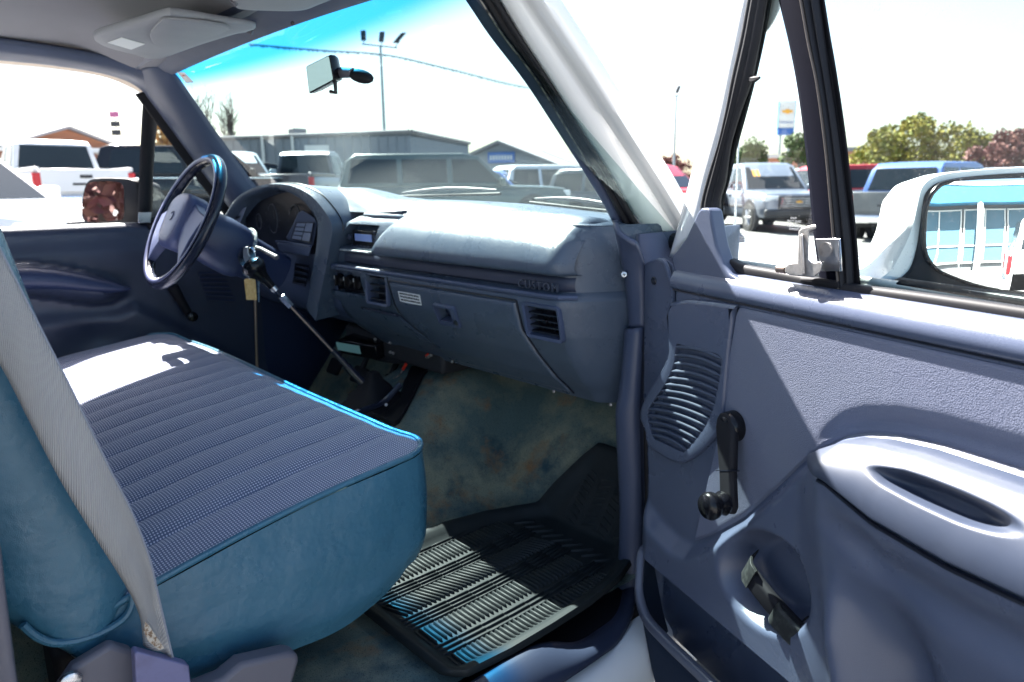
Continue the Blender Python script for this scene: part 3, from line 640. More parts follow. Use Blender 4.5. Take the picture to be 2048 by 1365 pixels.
for r_ in range(4):
    for c_ in range(2):
        if c_ == 1 and r_ % 2: continue
        h = 2 if c_ == 1 else 1
        f_ = lambda u, v: (lerp(lerp(593, 582, v), lerp(628, 620, v), u), lerp(446, lerp(478, 485, u), v))
        u0, u1 = (.04, .52) if c_ == 0 else (.56, .96); v0, v1 = r_/4+.03, (r_+h)/4-.02
        obj('switch_button', slab([f_(u0, v0), f_(u1, v0), f_(u1, v1), f_(u0, v1)], .0195, .015), M['switch'], dash, bevel=.001)
obj('switch_bezel', slab([(459, 440), (470, 425), (494, 413), (487, 432), (480, 447), (474, 452), (458, 448)], .03, .022), M['switch'], dash, bevel=.002)
obj('switch_slot', slab([(463, 434), (481, 432), (479, 437), (462, 440)], .021, .018), M['dark'], dash, smooth=0)
obj('pull_drawer', slab([(553, 487), (560, 484), (623, 494), (618, 513), (560, 504)], .02, .004), M['dash_hard'], dash, bevel=.003)
obj('drawer_lip', MB().tube([pod(552, 483, .006), pod(570, 484, .004), pod(622, 493, .004)], .003, 6), M['dash_hard'], dash)
obj('light_knob', MB().lathe([(.006, 0), (.006, .008), (.003, .010)], pod(552, 503, .004), (0, -1, .2), 12), M['chrome'], dash)
# knee panels below the cluster
kz = [(.61, -.118), (.58, -.128), (.50, -.125), (.455, -.115), (.42, -.09), (.395, -.05), (.39, .06)]
obj('knee_panel', MB().sheet([[V(x, y-.02*sstep(-.3, -.7, x)+.01, z+.01*sstep(-.3, -.75, x)) for x in [lerp(-.78, -.20, k/14) for k in range(15)]] for z, y in kz]), M['dash_hard'], dash, smooth=50)
for k in range(4):
    a = pod(592-2*k, 533+11*k, .02); b = pod(617-2*k, 538+11*k, .02); obj('vent_slat', MB().tube([a, b], .0035, 6), M['dash_dark'], dash)
obj('vent_back', slab([(590, 526), (619, 531), (612, 575), (585, 568)], .030, .026), M['dark'], dash, smooth=0)
# ================================================================ steering wheel and column
WC = V(-.40, -.447, .707); TW = R(28); WN = V(0, -math.cos(TW), math.sin(TW)); WU = V(0, math.sin(TW), math.cos(TW)); WX = V(1, 0, 0)
def wf(a, b, c=0.): return WC + WX*a + WU*b + WN*c                  # a across, b up the wheel, c towards the driver
RW = .181
rim = MB(); path = []; rad = []
NS = 96
for k in range(NS):
    a = 2*math.pi*k/NS; path.append(wf(RW*math.sin(a), RW*math.cos(a))); rad.append(.0145)
m_ = NS; secs = []
for k in range(NS):
    a = 2*math.pi*k/NS; er = WX*math.sin(a)+WU*math.cos(a); sec = []
    grip = abs(math.sin(a*20)) if (.35 < k/NS < .65) is False else 1
    for q in range(14):
        th = 2*math.pi*q/14; r_in = .0150 - (.0028*(1-abs(math.sin(a*16))) if math.cos(th) < -.2 else 0)
        sec.append(path[k]+er*(r_in*math.cos(th))+WN*(.0135*math.sin(th)))
    secs.append(sec)
secs.append(secs[0]); rim.loft(secs, False)
wheel = obj('steering_wheel', rim, M['wheel'], truck, smooth=80, label='dark steering wheel with a lavender blue hub pad')
# face band of the rim in the lighter hub colour
band = []
for k in range(NS+1):
    a = 2*math.pi*k/NS; er = WX*math.sin(a)+WU*math.cos(a); c = wf(RW*math.sin(a), RW*math.cos(a))
    band.append([c+er*-.010+WN*.0128, c+er*-.004+WN*.0150, c+er*.003+WN*.0150])
obj('rim_face', MB().sheet(band), M['wheel_face'], wheel, smooth=80, solid=.002)
def spoke(sx):
    """broad spoke from the hub to about four o'clock"""
    pts_in = [(.055*sx, .052), (.062*sx, -.055)]; pts_mid = [(.105*sx, .028), (.100*sx, -.098)]; pts_out = [(.168*sx, .012), (.118*sx, -.128)]
    secs = []
    for (t, b), c in ((pts_in, (.014, -.012)), (pts_mid, (.012, -.010)), (pts_out, (.009, -.007))) if False else [((pts_in[0], pts_in[1]), (.016, -.014)), ((pts_mid[0], pts_mid[1]), (.014, -.010)), ((pts_out[0], pts_out[1]), (.011, -.008))]:
        sec = []
        for u in (0, .25, .5, .75, 1): sec.append(wf(lerp(t[0], b[0], u), lerp(t[1], b[1], u), c[0]+.006*math.sin(math.pi*u)))
        for u in (1, .5, 0): sec.append(wf(lerp(t[0], b[0], u), lerp(t[1], b[1], u), c[1]))
        secs.append(sec)
    return MB().loft(secs)
for sx in (-1, 1): obj('spoke', spoke(sx), M['hub'], wheel, smooth=50, bevel=.003)
hubp = [(-.075, .030), (-.055, .062), (0, .072), (.055, .062), (.075, .030), (.070, -.045), (.045, -.078), (0, -.085), (-.045, -.078), (-.070, -.045)]
hubs = [(p.x, p.y) for p in spline([V(a, b, 0) for a, b in hubp], 4, True)]
obj('hub_pad', MB().loft([[wf(a*s, b*s, c) for a, b in hubs] for s, c in ((1, -.02), (1, .016), (.95, .026), (.80, .032), (.4, .034))]), M['hub'], wheel, smooth=50)
padp = [(-.05, .028), (0, .045), (.05, .028), (.044, -.048), (0, -.058), (-.044, -.048)]
obj('horn_seam', MB().tube([wf(a, b, .0318) for a, b in [(p.x, p.y) for p in spline([V(a, b, 0) for a, b in padp], 4, True)]], .0012, 5, closed=True), M['column'], wheel)
obj('hub_emblem', MB().tube([wf(.010*math.sin(R(a)), .012*math.cos(R(a)), .0345) for a in range(-60, 200, 20)], .0018, 6), M['column'], wheel)
# column shroud
CD = -WN
col_secs = []
for d, r, lift in ((.030, .056, 0), (.045, .064, 0), (.10, .070, -.004), (.15, .070, -.008), (.17, .066, -.010), (.185, .058, -.012), (.30, .050, -.015)):
    c = WC+CD*d+WU*lift; col_secs.append([c+WX*(r*1.02*math.copysign(abs(math.cos(t))**.8, math.cos(t)))+WU*(r*(.92 if math.sin(t) > 0 else 1.2)*math.copysign(abs(math.sin(t))**.8, math.sin(t))) for t in [2*math.pi*k/24 for k in range(24)]])
colm = obj('steering_column', MB().loft(col_secs), M['column'], truck, smooth=40)
obj('column_collar', MB().tube([WC+CD*.172+WU*-.010+WX*(.071*math.cos(R(a)))+WU*(.066*math.sin(R(a))) for a in range(-60, 130, 10)], .0055, 8), M['glint'], colm)
a = WC+CD*.17+WX*.065+WU*.006; obj('turn_lever', MB().tube([a, a+WX*.03+CD*.01, a+WX*.10+CD*.03+WU*-.012], [.006, .0055, .007], 10), M['plastic_grey'], colm)
a = WC+CD*.155+WX*.062+WU*-.025; obj('hazard_knob', MB().lathe([(.006, 0), (.006, .014), (.004, .016)], a, (1, -.2, 0), 12), M['dark'], colm)
ig = at(500, 505, x=-.318); obj('ignition_barrel', MB().lathe([(.017, -.03), (.017, .006), (.012, .010), (.004, .0102)], ig, (1, -.9, .1), 20), M['chrome'], colm)

# ================================================================ keys hang from the ignition: a thing of their own
kr = tag(empty('key_ring', (ig.x, ig.y, FZ+ig.z)), 'silver keys with a worn gold cardboard tag hanging from the ignition', 'keys')
igf = frame(V(0.012, -.014, -.012), (.75, .66, 0), (0, 0, 1))
obj('key', MB().prism([(.026*math.cos(R(t)), .029*math.sin(R(t))) for t in range(0, 360, 20)], igf, 0, .0025), M['chrome'], kr, bevel=.0006)
obj('key', MB().prism([(-.006, .028), (.006, .028), (.005, .012), (.009, .002), (.004, -.006), (.008, -.016), (.003, -.028), (-.005, -.028), (-.004, -.012), (-.008, .0)], igf, .004, .006), M['steel'], kr, bevel=.0005)
obj('ring', MB().tube([igf(.014*math.cos(R(t)), -.038+.016*math.sin(R(t)), .003) for t in range(0, 360, 20)], .0012, 6, closed=True), M['steel'], kr)
tf = frame(igf(.004, -.087, .003), (.75, .66, 0), (.03, 0, 1))
tg_ = obj('card_tag', MB().prism([(-.015, -.029), (.015, -.029), (.016, .026), (.011, .030), (-.011, .030), (-.016, .026)], tf, 0, .0016), M['gold'], kr, smooth=0)
obj('tag_string', MB().tube([tf(0, .027, .002), tf(-.001, .035, .003), tf(.002, .044, .002)], .001, 5), M['paper'], kr)
obj('spare_key', MB().prism([(-.003, -.036), (.002, -.038), (.003, .03), (-.003, .03)], frame(igf(.026, -.085, .0), (.75, .66, 0), (-.22, 0, 1)), 0, .0016), M['steel'], kr)

# ================================================================ gear levers, pedals, under-dash bits
kb = at(517, 545, x=-.135); sb = at(748, 790, y=-.13)
lever = obj('gear_lever', MB().tube([kb+(sb-kb)*t for t in (.08, .25, .252, .62, .622, .75, .752, 1.0)], [.0062, .0062, .0055, .0055, .0075, .0085, .0105, .0135], 14), M['wheel'], truck, smooth=40, label='long dark floor gear lever with a round black knob')
gd_ = (kb-sb).normalized(); kf = kb
obj('shift_knob', MB().lathe([(.009, -.05), (.012, -.03), (.016, -.012), (.026, .004), (.030, .016), (.027, .028), (.016, .036), (.004, .038)], kf, gd_, 26), M['blackgloss'], lever)
obj('lever_nut', MB().lathe([(.010, 0), (.010, .034), (.007, .036)], kb-gd_*.115, gd_, 6), M['chrome'], lever)
obj('lever_collar', MB().lathe([(.008, 0), (.009, .018), (.007, .02)], kb-gd_*.062, gd_, 16), M['steel'], lever)
M['bronze'] = mat('worn_lever_edge', (.30, .22, .18), .3, metal=.4)
obj('lever_edge', MB().tube([kb+(sb-kb)*t+V(.003, -.004, .003) for t in (.26, .5, .62, .75, .98)], [.0026, .0026, .003, .004, .005], 6), M['bronze'], lever)
boot_c = V(sb.x+.01, sb.y, carpet_z(sb.x, sb.y))
bo = []
for h, s in ((0, 1.0), (.01, .96), (.03, .72), (.045, .66), (.06, .45), (.072, .40), (.09, .22), (.11, .15)):
    t = h/.11; bo.append([V(lerp(boot_c.x+.02, sb.x, t)+a*s, lerp(boot_c.y-.01, sb.y, t)+b*s, boot_c.z-.004+h*.75-.02*(1-t)*abs(a)/.1) for a, b in rrect(.20, .17, .04)])
obj('lever_boot', MB().loft(bo), M['black'], truck, smooth=45)
fl = [at(*p, z=.205) for p in ((700, 822), (745, 790), (800, 765), (852, 795), (850, 805), (800, 850), (760, 848))]
def plate(px, lift, th): return MB().loft([[V(p.x, p.y, carpet_z(p.x, p.y)+lift) for p in px], [V(p.x, p.y, carpet_z(p.x, p.y)+lift+th) for p in px]])
obj('boot_flange', plate([V(p.x, p.y, 0) for p in spline([V(p.x, p.y, 0) for p in fl], 4, True)], .002, .012), M['black'], truck, bevel=.003)
la_ = [at(690, 838, x=.12), at(725, 822, x=.10), at(765, 806, x=.085), at(800, 770, x=.08)]
tl = obj('transfer_lever', MB().tube(spline(la_, 6), .0085, 10), M['wheel'], truck)
obj('lever_clip', MB().lathe([(.004, -.004), (.004, .004)], at(772, 810, x=.10), (1, -.5, .4), 8), M['bolt'], tl)
# pedals
for x, w, z in ((-.52, .07, .20), (-.36, .08, .20), (-.22, .05, .17)):
    fr = frame(V(x, .03, z), (1, 0, 0), (0, .5, .86)); pe = obj('pedal', MB().prism(rrect(w, .055 if w > .06 else .12, .01), fr, -.006, .006), M['black'], truck, bevel=.003)
    obj('pedal_arm', MB().tube([V(x, .04, z+.02), V(x, .10, z+.12), V(x, .12, .42)], .009, 8), M['under'], pe)
# black controller box with a mint label, wiring and bolts under the dash
fr = frame(at(716, 694, y=-.045), (1, .15, .02), (0, -.2, 1)); cb = obj('controller_box', MB().box((.02, 0, -.02), (.17, .046, .08), fr), M['blackgloss'], truck, bevel=.004)
obj('mint_label', MB().box((-.020, .002, .0205), (.108, .026, .0012), fr), M['mint'], cb, smooth=0)
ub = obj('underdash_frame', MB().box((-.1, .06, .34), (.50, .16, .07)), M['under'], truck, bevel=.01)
for px, py in ((751, 679), (781, 686), (781, 705), (787, 707)):
    p = at(px, py, y=-.025); obj('frame_bolt', MB().lathe([(.005, 0), (.004, .004), (.001, .005)], p, (.5, -1, .2), 8), M['bolt'], ub)
p = at(806, 739, y=-.03); q = at(812, 729, y=-.03); wr = obj('red_sleeve', MB().tube([p, q], .0045, 8), M['red'], truck)
obj('bare_wire', MB().tube(spline([p, at(797, 752, y=-.03), at(778, 762, y=-.03)], 4), .002, 5), M['beige'], wr)
p = at(853, 716, y=-.025); w2 = obj('loose_connector', MB().tube([p, at(862, 711, y=-.03)], .0045, 6), M['beige'], truck); obj('red_cap', MB().tube([at(852, 712, y=-.03), at(856, 709, y=-.03)], .0035, 6), M['red'], w2)
obj('wiring_loom', MB().tube(spline([V(-.35, .02, .34), V(-.2, -.01, .30), V(-.05, .0, .31), V(.1, .0, .345)], 8), .012, 8), M['under'], truck)

# ================================================================ visors and rear-view mirror
def visor(px, zc, name_label):
    pts = [at(*p, z=zc) for p in px]; pts = spline(pts, 5, True); c = sum(pts, Vector())/len(pts)
    s = lambda k, dz: [V(lerp(c.x, p.x, k), lerp(c.y, p.y, k), p.z+dz+.0*(p.y)) for p in pts]
    return MB().loft([s(.97, .008), s(.995, .006), s(1, .001), s(.995, -.004), s(.97, -.007), s(.80, -.0085), s(.4, -.0085)])
vz = 1.128
vpx = [(187, 71), (215, 58), (270, 42), (330, 24), (352, 23), (430, 36), (508, 49), (500, 56), (470, 63), (400, 85), (330, 110), (300, 114), (262, 104), (205, 88)]
vis = obj('sun_visor', visor(vpx, vz, ''), M['visor'], truck, smooth=60, label='driver side sun visor folded up with a small white label')
q = [at(*p, z=vz-.0092) for p in ((215, 85), (243, 75), (290, 88), (262, 99))]; obj('visor_label', MB().loft([q, [p+V(0, 0, -.0012) for p in q]]), M['paper'], vis, smooth=0)
q = [at(*p, z=vz-.0088) for p in ((318, 42), (345, 35), (460, 55), (330, 92), (300, 70))]; q = spline(q, 4, True); c_ = sum(q, Vector())/len(q)
obj('visor_flap', MB().loft([q, [p+V(0, 0, -.004) for p in q], [c_.lerp(p, .96)+V(0, 0, -.005) for p in q]]), M['visor'], vis, smooth=50)
obj('visor_clip', MB().tube([at(476, 62, z=vz), at(492, 60, z=vz+.006), at(505, 66, z=vz+.0)], .006, 8), M['plastic_grey'], vis)
vpx2 = [(462, -60), (462, -8), (468, 6), (480, 12), (530, 15), (600, 15), (640, 2), (700, -25), (760, -70)]
obj('sun_visor', visor(vpx2, vz+.004, ''), M['visor'], truck, smooth=60, label='passenger side sun visor folded up against the header')
obj('visor_rod', MB().tube([at(466, 0, z=vz), at(470, 8, z=vz-.004)], .006, 8), M['plastic_grey'], truck)
mc = at(643, 150, y=-.37); fwd = V(.41, -.90, -.10).normalized()
q = [at(*p, n=fwd, p=mc) for p in ((614, 134), (660, 111), (669, 160), (620, 186))]; c = sum(q, Vector())/4
def ring(s, d): return [c.lerp(p, s)+fwd*d for p in rq]
rq = []
for i in range(4):
    a, b, d_ = q[i-1], q[i], q[(i+1) % 4]
    rq += [b.lerp(a, .10), b.lerp(a, .03).lerp(b.lerp(d_, .03), .5).lerp(b, .3), b.lerp(d_, .10)]
rm = obj('rear_view_mirror', MB().loft([ring(.70, -.040), ring(.92, -.030), ring(1.04, -.016), ring(1.06, -.002), ring(1.02, .002), ring(.97, .0022)]), M['blackgloss'], truck, smooth=45, label='rear-view mirror on the windshield')
obj('mirror_glass', MB().loft([ring(.97, .0015), ring(.965, .0032)]), M['mirror_dim'], rm, smooth=0)
arm0 = c-fwd*.03+V(.0, .01, .004); arm1 = at(706, 146, y=-.335); mnt = at(722, 153, y=-.325)
obj('mirror_arm', MB().tube([arm0, arm0.lerp(arm1, .4), arm1], [.012, .0105, .009], 12), M['plastic_grey'], rm)
obj('mirror_foot', MB().ball((0, 0, 0), V(.026, .014, .014), 14, 8, fr=lambda a, b, c_: mnt+(mnt-arm1).normalized()*a+V(0, .72, .69)*b+V(.8, 0, .3)*c_), M['black'], rm)
obj('mirror_lever', MB().tube([ring(1.0, -.01)[8], ring(1.0, -.01)[8]+V(0, 0, -.022), ring(1, -.01)[8]+V(-.02, 0, -.018)], .004, 8), M['blackgloss'], rm)
# ================================================================ bench seat
def cloth_mat():
    m = bpy.data.materials.new('dotted_seat_cloth'); N, L, b = nodes(m); tc = N.new('ShaderNodeTexCoord'); b.inputs['Roughness'].default_value = .95; b.inputs['Specular IOR Level'].default_value = .2
    b.inputs['Sheen Weight'].default_value = .25; b.inputs['Sheen Roughness'].default_value = .5
    sp = N.new('ShaderNodeSeparateXYZ'); L.new(tc.outputs['Object'], sp.inputs[0])
    def wave(o, p):
        a = N.new('ShaderNodeMath'); a.operation = 'MULTIPLY'; a.inputs[1].default_value = 2*math.pi/p; L.new(o, a.inputs[0])
        s = N.new('ShaderNodeMath'); s.operation = 'SINE'; L.new(a.outputs[0], s.inputs[0]); h = N.new('ShaderNodeMath'); h.operation = 'MULTIPLY_ADD'; h.inputs[1].default_value = .5; h.inputs[2].default_value = .5; L.new(s.outputs[0], h.inputs[0]); return h.outputs[0]
    wx, wy = wave(sp.outputs['X'], .0054), wave(sp.outputs['Y'], .0042)
    mu = N.new('ShaderNodeMath'); mu.operation = 'MULTIPLY'; L.new(wx, mu.inputs[0]); L.new(wy, mu.inputs[1])
    mr = N.new('ShaderNodeMapRange'); mr.inputs['From Min'].default_value = .30; mr.inputs['From Max'].default_value = .62; L.new(mu.outputs[0], mr.inputs['Value'])
    nz = N.new('ShaderNodeTexNoise'); nz.inputs['Scale'].default_value = 7; nz.inputs['Detail'].default_value = 5; L.new(tc.outputs['Object'], nz.inputs['Vector'])
    base = N.new('ShaderNodeMix'); base.data_type = 'RGBA'; base.inputs['A'].default_value = (.072, .088, .145, 1); base.inputs['B'].default_value = (.092, .108, .170, 1); L.new(nz.outputs['Fac'], base.inputs['Factor'])
    mx = N.new('ShaderNodeMix'); mx.data_type = 'RGBA'; L.new(base.outputs['Result'], mx.inputs['A']); mx.inputs['B'].default_value = (.46, .45, .50, 1); L.new(mr.outputs[0], mx.inputs['Factor'])
    L.new(mx.outputs['Result'], b.inputs['Base Color'])
    bp = N.new('ShaderNodeBump'); bp.inputs['Strength'].default_value = .5; bp.inputs['Distance'].default_value = .001; L.new(mu.outputs[0], bp.inputs['Height']); L.new(bp.outputs[0], b.inputs['Normal']); return m
M['cloth'] = cloth_mat()
M['teal'] = mat('teal_seat_vinyl', (.028, .10, .150), .28, bump=[('noise', 5, .6, .018), ('noise', 12, .12, .008), ('cell', 600, .25, .0005)], var=(3, (.040, .12, .175), .35, .7), rvar=.06)
XA, XB = -.665, .690                                                 # cushion sides
YR = -.97                                                            # back of the cushion
def yfront(x):
    e = min(XB-x, x-XA); r = .075; k = max(0., 1-e/r)
    return -.434-.012*max(0, (abs(x-.012)-.30)/.37)**2-(r-math.sqrt(max(0, r*r-(k*r)**2)))*.72-.006*math.sin(x*5)
def ztop(x, y):
    t = (y-YR)/(-.45-YR)
    z = .283+.086*t+.013*math.sin(math.pi*min(1, t))
    e = min(x-XA, XB-x); z += .010*sstep(0, .16, e)                  # crown
    z -= .020*(1-sstep(0, .07, yfront(x)-y))**2*sstep(.0, .16, e)                      # roll over the front
    return z
pleats = [.595-.0735*k for k in range(17)]                           # stitched channels
def groove(x, y):
    f = sstep(-.44, -.52, y); g = 0
    for p in pleats:
        d = abs(x-p+.02*(y+.7))
        if d < .025: g = max(g, 1-(d/.025)**.6)
    return g*(.0065*f+.0008)
xs_ = sorted(set([lerp(XA, XB, k/60) for k in range(61)]+[XB-d_ for d_ in (.002, .005, .009, .014, .028, .035, .05, .06)]+[XA+d_ for d_ in (.002, .006, .012, .028)]+[p+o-.02*(-.0) for p in pleats for o in (-.024, -.016, -.009, -.005, -.0025, 0, .0025, .005, .009, .016, .024) if XA < p+o < XB]))
ys_ = [lerp(0, 1, k/46)**.9 for k in range(47)]
g = []
for t in ys_:
    row = []
    for x in xs_:
        yf = yfront(x); y = lerp(YR, yf, t); row.append(V(x, y, ztop(x, y)-groove(x, y)+.0025*noise.noise((x*9, y*9, 1))))
    g.append(row)
seat = obj('bench_seat', MB().sheet(g), M['cloth'], truck, smooth=80, label='bench seat cushion in dotted blue cloth with teal vinyl sides')
# piping runs along both sides and the front
edge = [V(XB, lerp(YR, yfront(XB), k/20), ztop(XB, lerp(YR, yfront(XB), k/20))) for k in range(21)]
front = [V(x, yfront(x), ztop(x, yfront(x))) for x in reversed(xs_)][1:]
obj('piping', MB().tube([p+V(.002, 0, 0) for p in edge]+[p+V(0, .002, 0) for p in front], .0048, 8), M['teal'], seat)
# vinyl skirt wraps from the side round the corner to the front
BZ = spline([V(a, b, 0) for a, b in zip([-.97, -.88, -.82, -.74, -.64, -.57, -.52, -.48, -.44], [.15, .14, .125, .114, .112, .126, .152, .190, .215])], 8)
def bot_z(y): return interp([q.x for q in BZ], [q.y for q in BZ], y)
plan = [V(XB, lerp(YR, yfront(XB)-.006, k/34), 0) for k in range(35)]
plan += [V(x, yfront(x), 0) for x in [XB-.002, XB-.006, XB-.012, XB-.020, XB-.030, XB-.045]+[lerp(XB-.06, XA, k/46) for k in range(47)]]
g = []
for i, p in enumerate(plan):
    t_ = (plan[min(i+1, len(plan)-1)]-plan[max(i-1, 0)]).normalized(); n_ = V(-t_.y, t_.x, 0)*-1
    if n_.dot(p-V(0, -.7, 0)) < 0: n_ = -n_
    cor = math.exp(-((p.x-XB)/.05)**2-((p.y-yfront(XB))/.05)**2)
    zt = ztop(p.x, p.y)-.006; zb = bot_z(p.y) if i < 35 else lerp(bot_z(yfront(XB)), .20, sstep(0, .1, XB-p.x)); row = []
    for j in range(17):
        u = j/16; z = lerp(zt, zb, u); w = .0035+.008*math.sin(math.pi*min(1, u*1.1))*(.75+.25*math.sin(p.y*9))*(1-.75*cor)-.16*max(0, u-.82)**1.5
        w += (.006*noise.noise((p.y*7, z*11, 2))+.0035*noise.noise((p.y*6+z*22, z*30-p.y*9, 5))*sstep(.15, .5, u))*(i < 33)
        row.append(V(p.x, p.y, z)+n_*w)
    g.append(row)
obj('side_skirt', MB().sheet(g), M['teal'], seat, smooth=80)
obj('side_skirt', MB().sheet([[V(XA, y, ztop(XA, y)), V(XA-.015, y, .25), V(XA, y, .12)] for y in [lerp(YR, yfront(XA), k/12) for k in range(13)]]), M['teal'], seat, smooth=60)
obj('seat_underside', MB().box((0, -.74, .12), (1.24, .40, .05)), M['black'], seat, bevel=.01)

# seat back: side bolster in teal vinyl, cloth face to the front
def bk(y0, z): return y0-.20*(z-.28)                                 # lean
zb_ = [.228, .234, .248, .282, .325, .37, .42, .48, .55, .62, .70, .78, .84, .865]
g = []
for z in zb_:
    c = sstep(.225, .33, z); yf = bk(lerp(-.945, -.888, c), z); yr = bk(lerp(-1.0, -1.055, c), z); tz = sstep(.87, .80, z)
    row = [V(-.66, yf, z), V(0, yf-.01, z), V(.60, yf-.004, z), V(.655, yf, z), V(.685, yf-.010, z), V(.700, yf-.028, z), V(.705+.006*noise.noise((z*6, 3, 0)), lerp(yf, yr, .45), z), V(.700+.006*noise.noise((z*5, 9, 0)), lerp(yf, yr, .75), z), V(.684, yr+.012, z), V(.65, yr, z), V(0, yr, z), V(-.66, yr, z)]
    g.append([p+V(0, 0, -.01*(1-tz)) for p in row])
sbk = obj('seat_back', MB().loft(g), M['teal'], truck, smooth=80, subd=2, label='teal vinyl side of the bench seat back')
lowp = [at(*p, x=.700) for p in ((266, 1190), (264, 1212), (250, 1236), (222, 1256), (185, 1273), (145, 1284), (105, 1286), (70, 1272), (45, 1250))]
obj('piping', MB().tube(spline(lowp, 5), .0048, 8), M['teal'], sbk)
obj('back_cloth', MB().sheet([[V(x, bk(-.897, z)-.012*abs(x/.64)**4, z) for x in [lerp(-.63, .63, k/20) for k in range(21)]] for z in [.30, .4, .55, .7, .82]]), M['cloth'], sbk, smooth=80)

# hardware at the seat hinge
hc = at(185, 1330, x=.722); fr = frame(hc, (0, 1, 0), (0, 0, 1))
mb = MB().prism([(-.040, -.06), (-.040, -.010), (-.020, .012), (.020, .022), (.040, .004), (.052, -.025), (.052, -.06)], fr, -.010, .010); hg = obj('hinge_cover', mb, M['plastic_grey'], truck, bevel=.006, seg=3)
obj('hinge_bolt', MB().lathe([(.012, 0), (.012, .006), (.008, .008)], at(140, 1362, x=.735), (1, 0, 0), 14), M['steel'], hg)
fr = frame(at(512, 1330, x=.738), (0, 1, -.38), (0, .38, 1))
hp = [(-.14, -.034), (-.10, -.022), (-.050, -.006), (-.030, .012), (.036, .020), (.052, .017), (.056, .006), (.056, -.030), (.03, -.055), (-.14, -.060)]
obj('slide_lever', MB().prism(hp, fr, -.016, .016), M['plastic_grey'], truck, bevel=.007, seg=3, label='grey plastic seat adjuster lever')
obj('seat_bracket', MB().prism([(-.10, -.05), (-.10, .035), (.06, .0), (.08, -.05)], frame(V(.64, -.93, .15), (0, 1, 0), (0, 0, 1)), -.012, .012), M['black'], truck, bevel=.004)
obj('seat_riser', MB().box((.40, -.80, .055), (.10, .36, .11)), M['under'], truck, bevel=.01)

# ================================================================ seat belt
def belt_mat():
    m = bpy.data.materials.new('belt_webbing'); N, L, b = nodes(m); b.inputs['Roughness'].default_value = .75; b.inputs['Specular IOR Level'].default_value = .35
    uv = N.new('ShaderNodeUVMap'); sp = N.new('ShaderNodeSeparateXYZ'); L.new(uv.outputs[0], sp.inputs[0])
    w = N.new('ShaderNodeTexWave'); w.wave_type = 'BANDS'; w.bands_direction = 'DIAGONAL'; w.inputs['Scale'].default_value = 95; w.inputs['Distortion'].default_value = .6; L.new(uv.outputs[0], w.inputs['Vector'])
    nz = N.new('ShaderNodeTexNoise'); nz.inputs['Scale'].default_value = 18; nz.inputs['Detail'].default_value = 6; L.new(uv.outputs[0], nz.inputs['Vector'])
    mx = N.new('ShaderNodeMix'); mx.data_type = 'RGBA'; mx.inputs['A'].default_value = (.235, .228, .228, 1); mx.inputs['B'].default_value = (.31, .295, .278, 1); L.new(nz.outputs['Fac'], mx.inputs['Factor']); L.new(mx.outputs['Result'], b.inputs['Base Color'])
    m3 = N.new('ShaderNodeMix'); m3.data_type = 'RGBA'; m3.blend_type = 'MULTIPLY'; m3.inputs['Factor'].default_value = 1; L.new(mx.outputs['Result'], m3.inputs['A']); cr = N.new('ShaderNodeMapRange'); cr.inputs['To Min'].default_value = .88; cr.inputs['To Max'].default_value = 1.05; L.new(w.outputs['Fac'], cr.inputs['Value']); L.new(cr.outputs[0], m3.inputs['B']); L.new(m3.outputs['Result'], b.inputs['Base Color'])
    bp = N.new('ShaderNodeBump'); bp.inputs['Strength'].default_value = .9; bp.inputs['Distance'].default_value = .0008; L.new(w.outputs['Fac'], bp.inputs['Height']); L.new(bp.outputs[0], b.inputs['Normal']); return m
M['belt'] = belt_mat()
lp = [(-90, 600), (0, 727), (60, 842), (120, 957), (190, 1072), (240, 1150), (270, 1203), (284, 1245), (288, 1290)]
rp = [(-70, 370), (0, 500), (72, 640), (150, 795), (215, 930), (262, 1022), (298, 1115), (318, 1200), (345, 1315)]
Lp = spline([at(*p, x=.752) for p in lp], 6); Rp = spline([at(*p, x=.760+.004*k/8) for k, p in enumerate(rp)], 6)
nn = len(Lp); g = []
for i in range(nn):
    t = i/(nn-1); row = []
    for j in range(9):
        u = j/8; row.append(Lp[i].lerp(Rp[i], u)+V(.006*math.sin(math.pi*u)*(1-t)+.004*math.sin(math.pi*u*2)*t, 0, 0))
    g.append(row)
bl = obj('seat_belt', MB().sheet(g), M['belt'], truck, smooth=80, solid=.0016, label='grey woven seat belt hanging beside the seat')
me = bl.data; uvl = me.uv_layers.new(name='UVMap')
for lo_ in me.loops:
    i, j = divmod(lo_.vertex_index, 9); uvl.data[lo_.index].uv = (j/8*.047, i/(nn-1)*.75)
obj('belt_edge', MB().tube([p+V(.001, 0, 0) for p in Rp], .0012, 5), M['belt_edge'], bl)
q = [at(*p, x=.770) for p in ((290, 1243), (297, 1250), (328, 1296), (318, 1300), (296, 1282), (287, 1262))]
M['belt_tag'] = mat('belt_tag_paper', (.48, .42, .34), .85, var=(260, (.20, .12, .07), .48, .58)); obj('belt_tag', MB().loft([q, [p+V(.0012, 0, 0) for p in q]]), M['belt_tag'], bl, smooth=0)
fr = frame(at(313, 1345, x=.764), (0, 1, 0), (0, .10, 1))
obj('belt_sleeve', MB().prism([(-.030, -.08), (-.022, .040), (-.019, .042), (.030, .0), (.034, -.004), (.034, -.08)], fr, -.007, .009), M['sleeve'], bl, bevel=.003, seg=3)
# edge of the door opening behind the seat
ba = [at(-30, 1010, x=.80), at(-2, 1075, x=.80), at(14, 1200, x=.80), at(38, 1380, x=.80), at(60, 1500, x=.80)]; bb = [p+V(.02, -.06, 0) for p in ba]
obj('jamb_trim', MB().sheet(strip(ba, bb, (-.01, .006, 0))), M['plastic_grey'], truck, smooth=60, solid=.012, off=1)
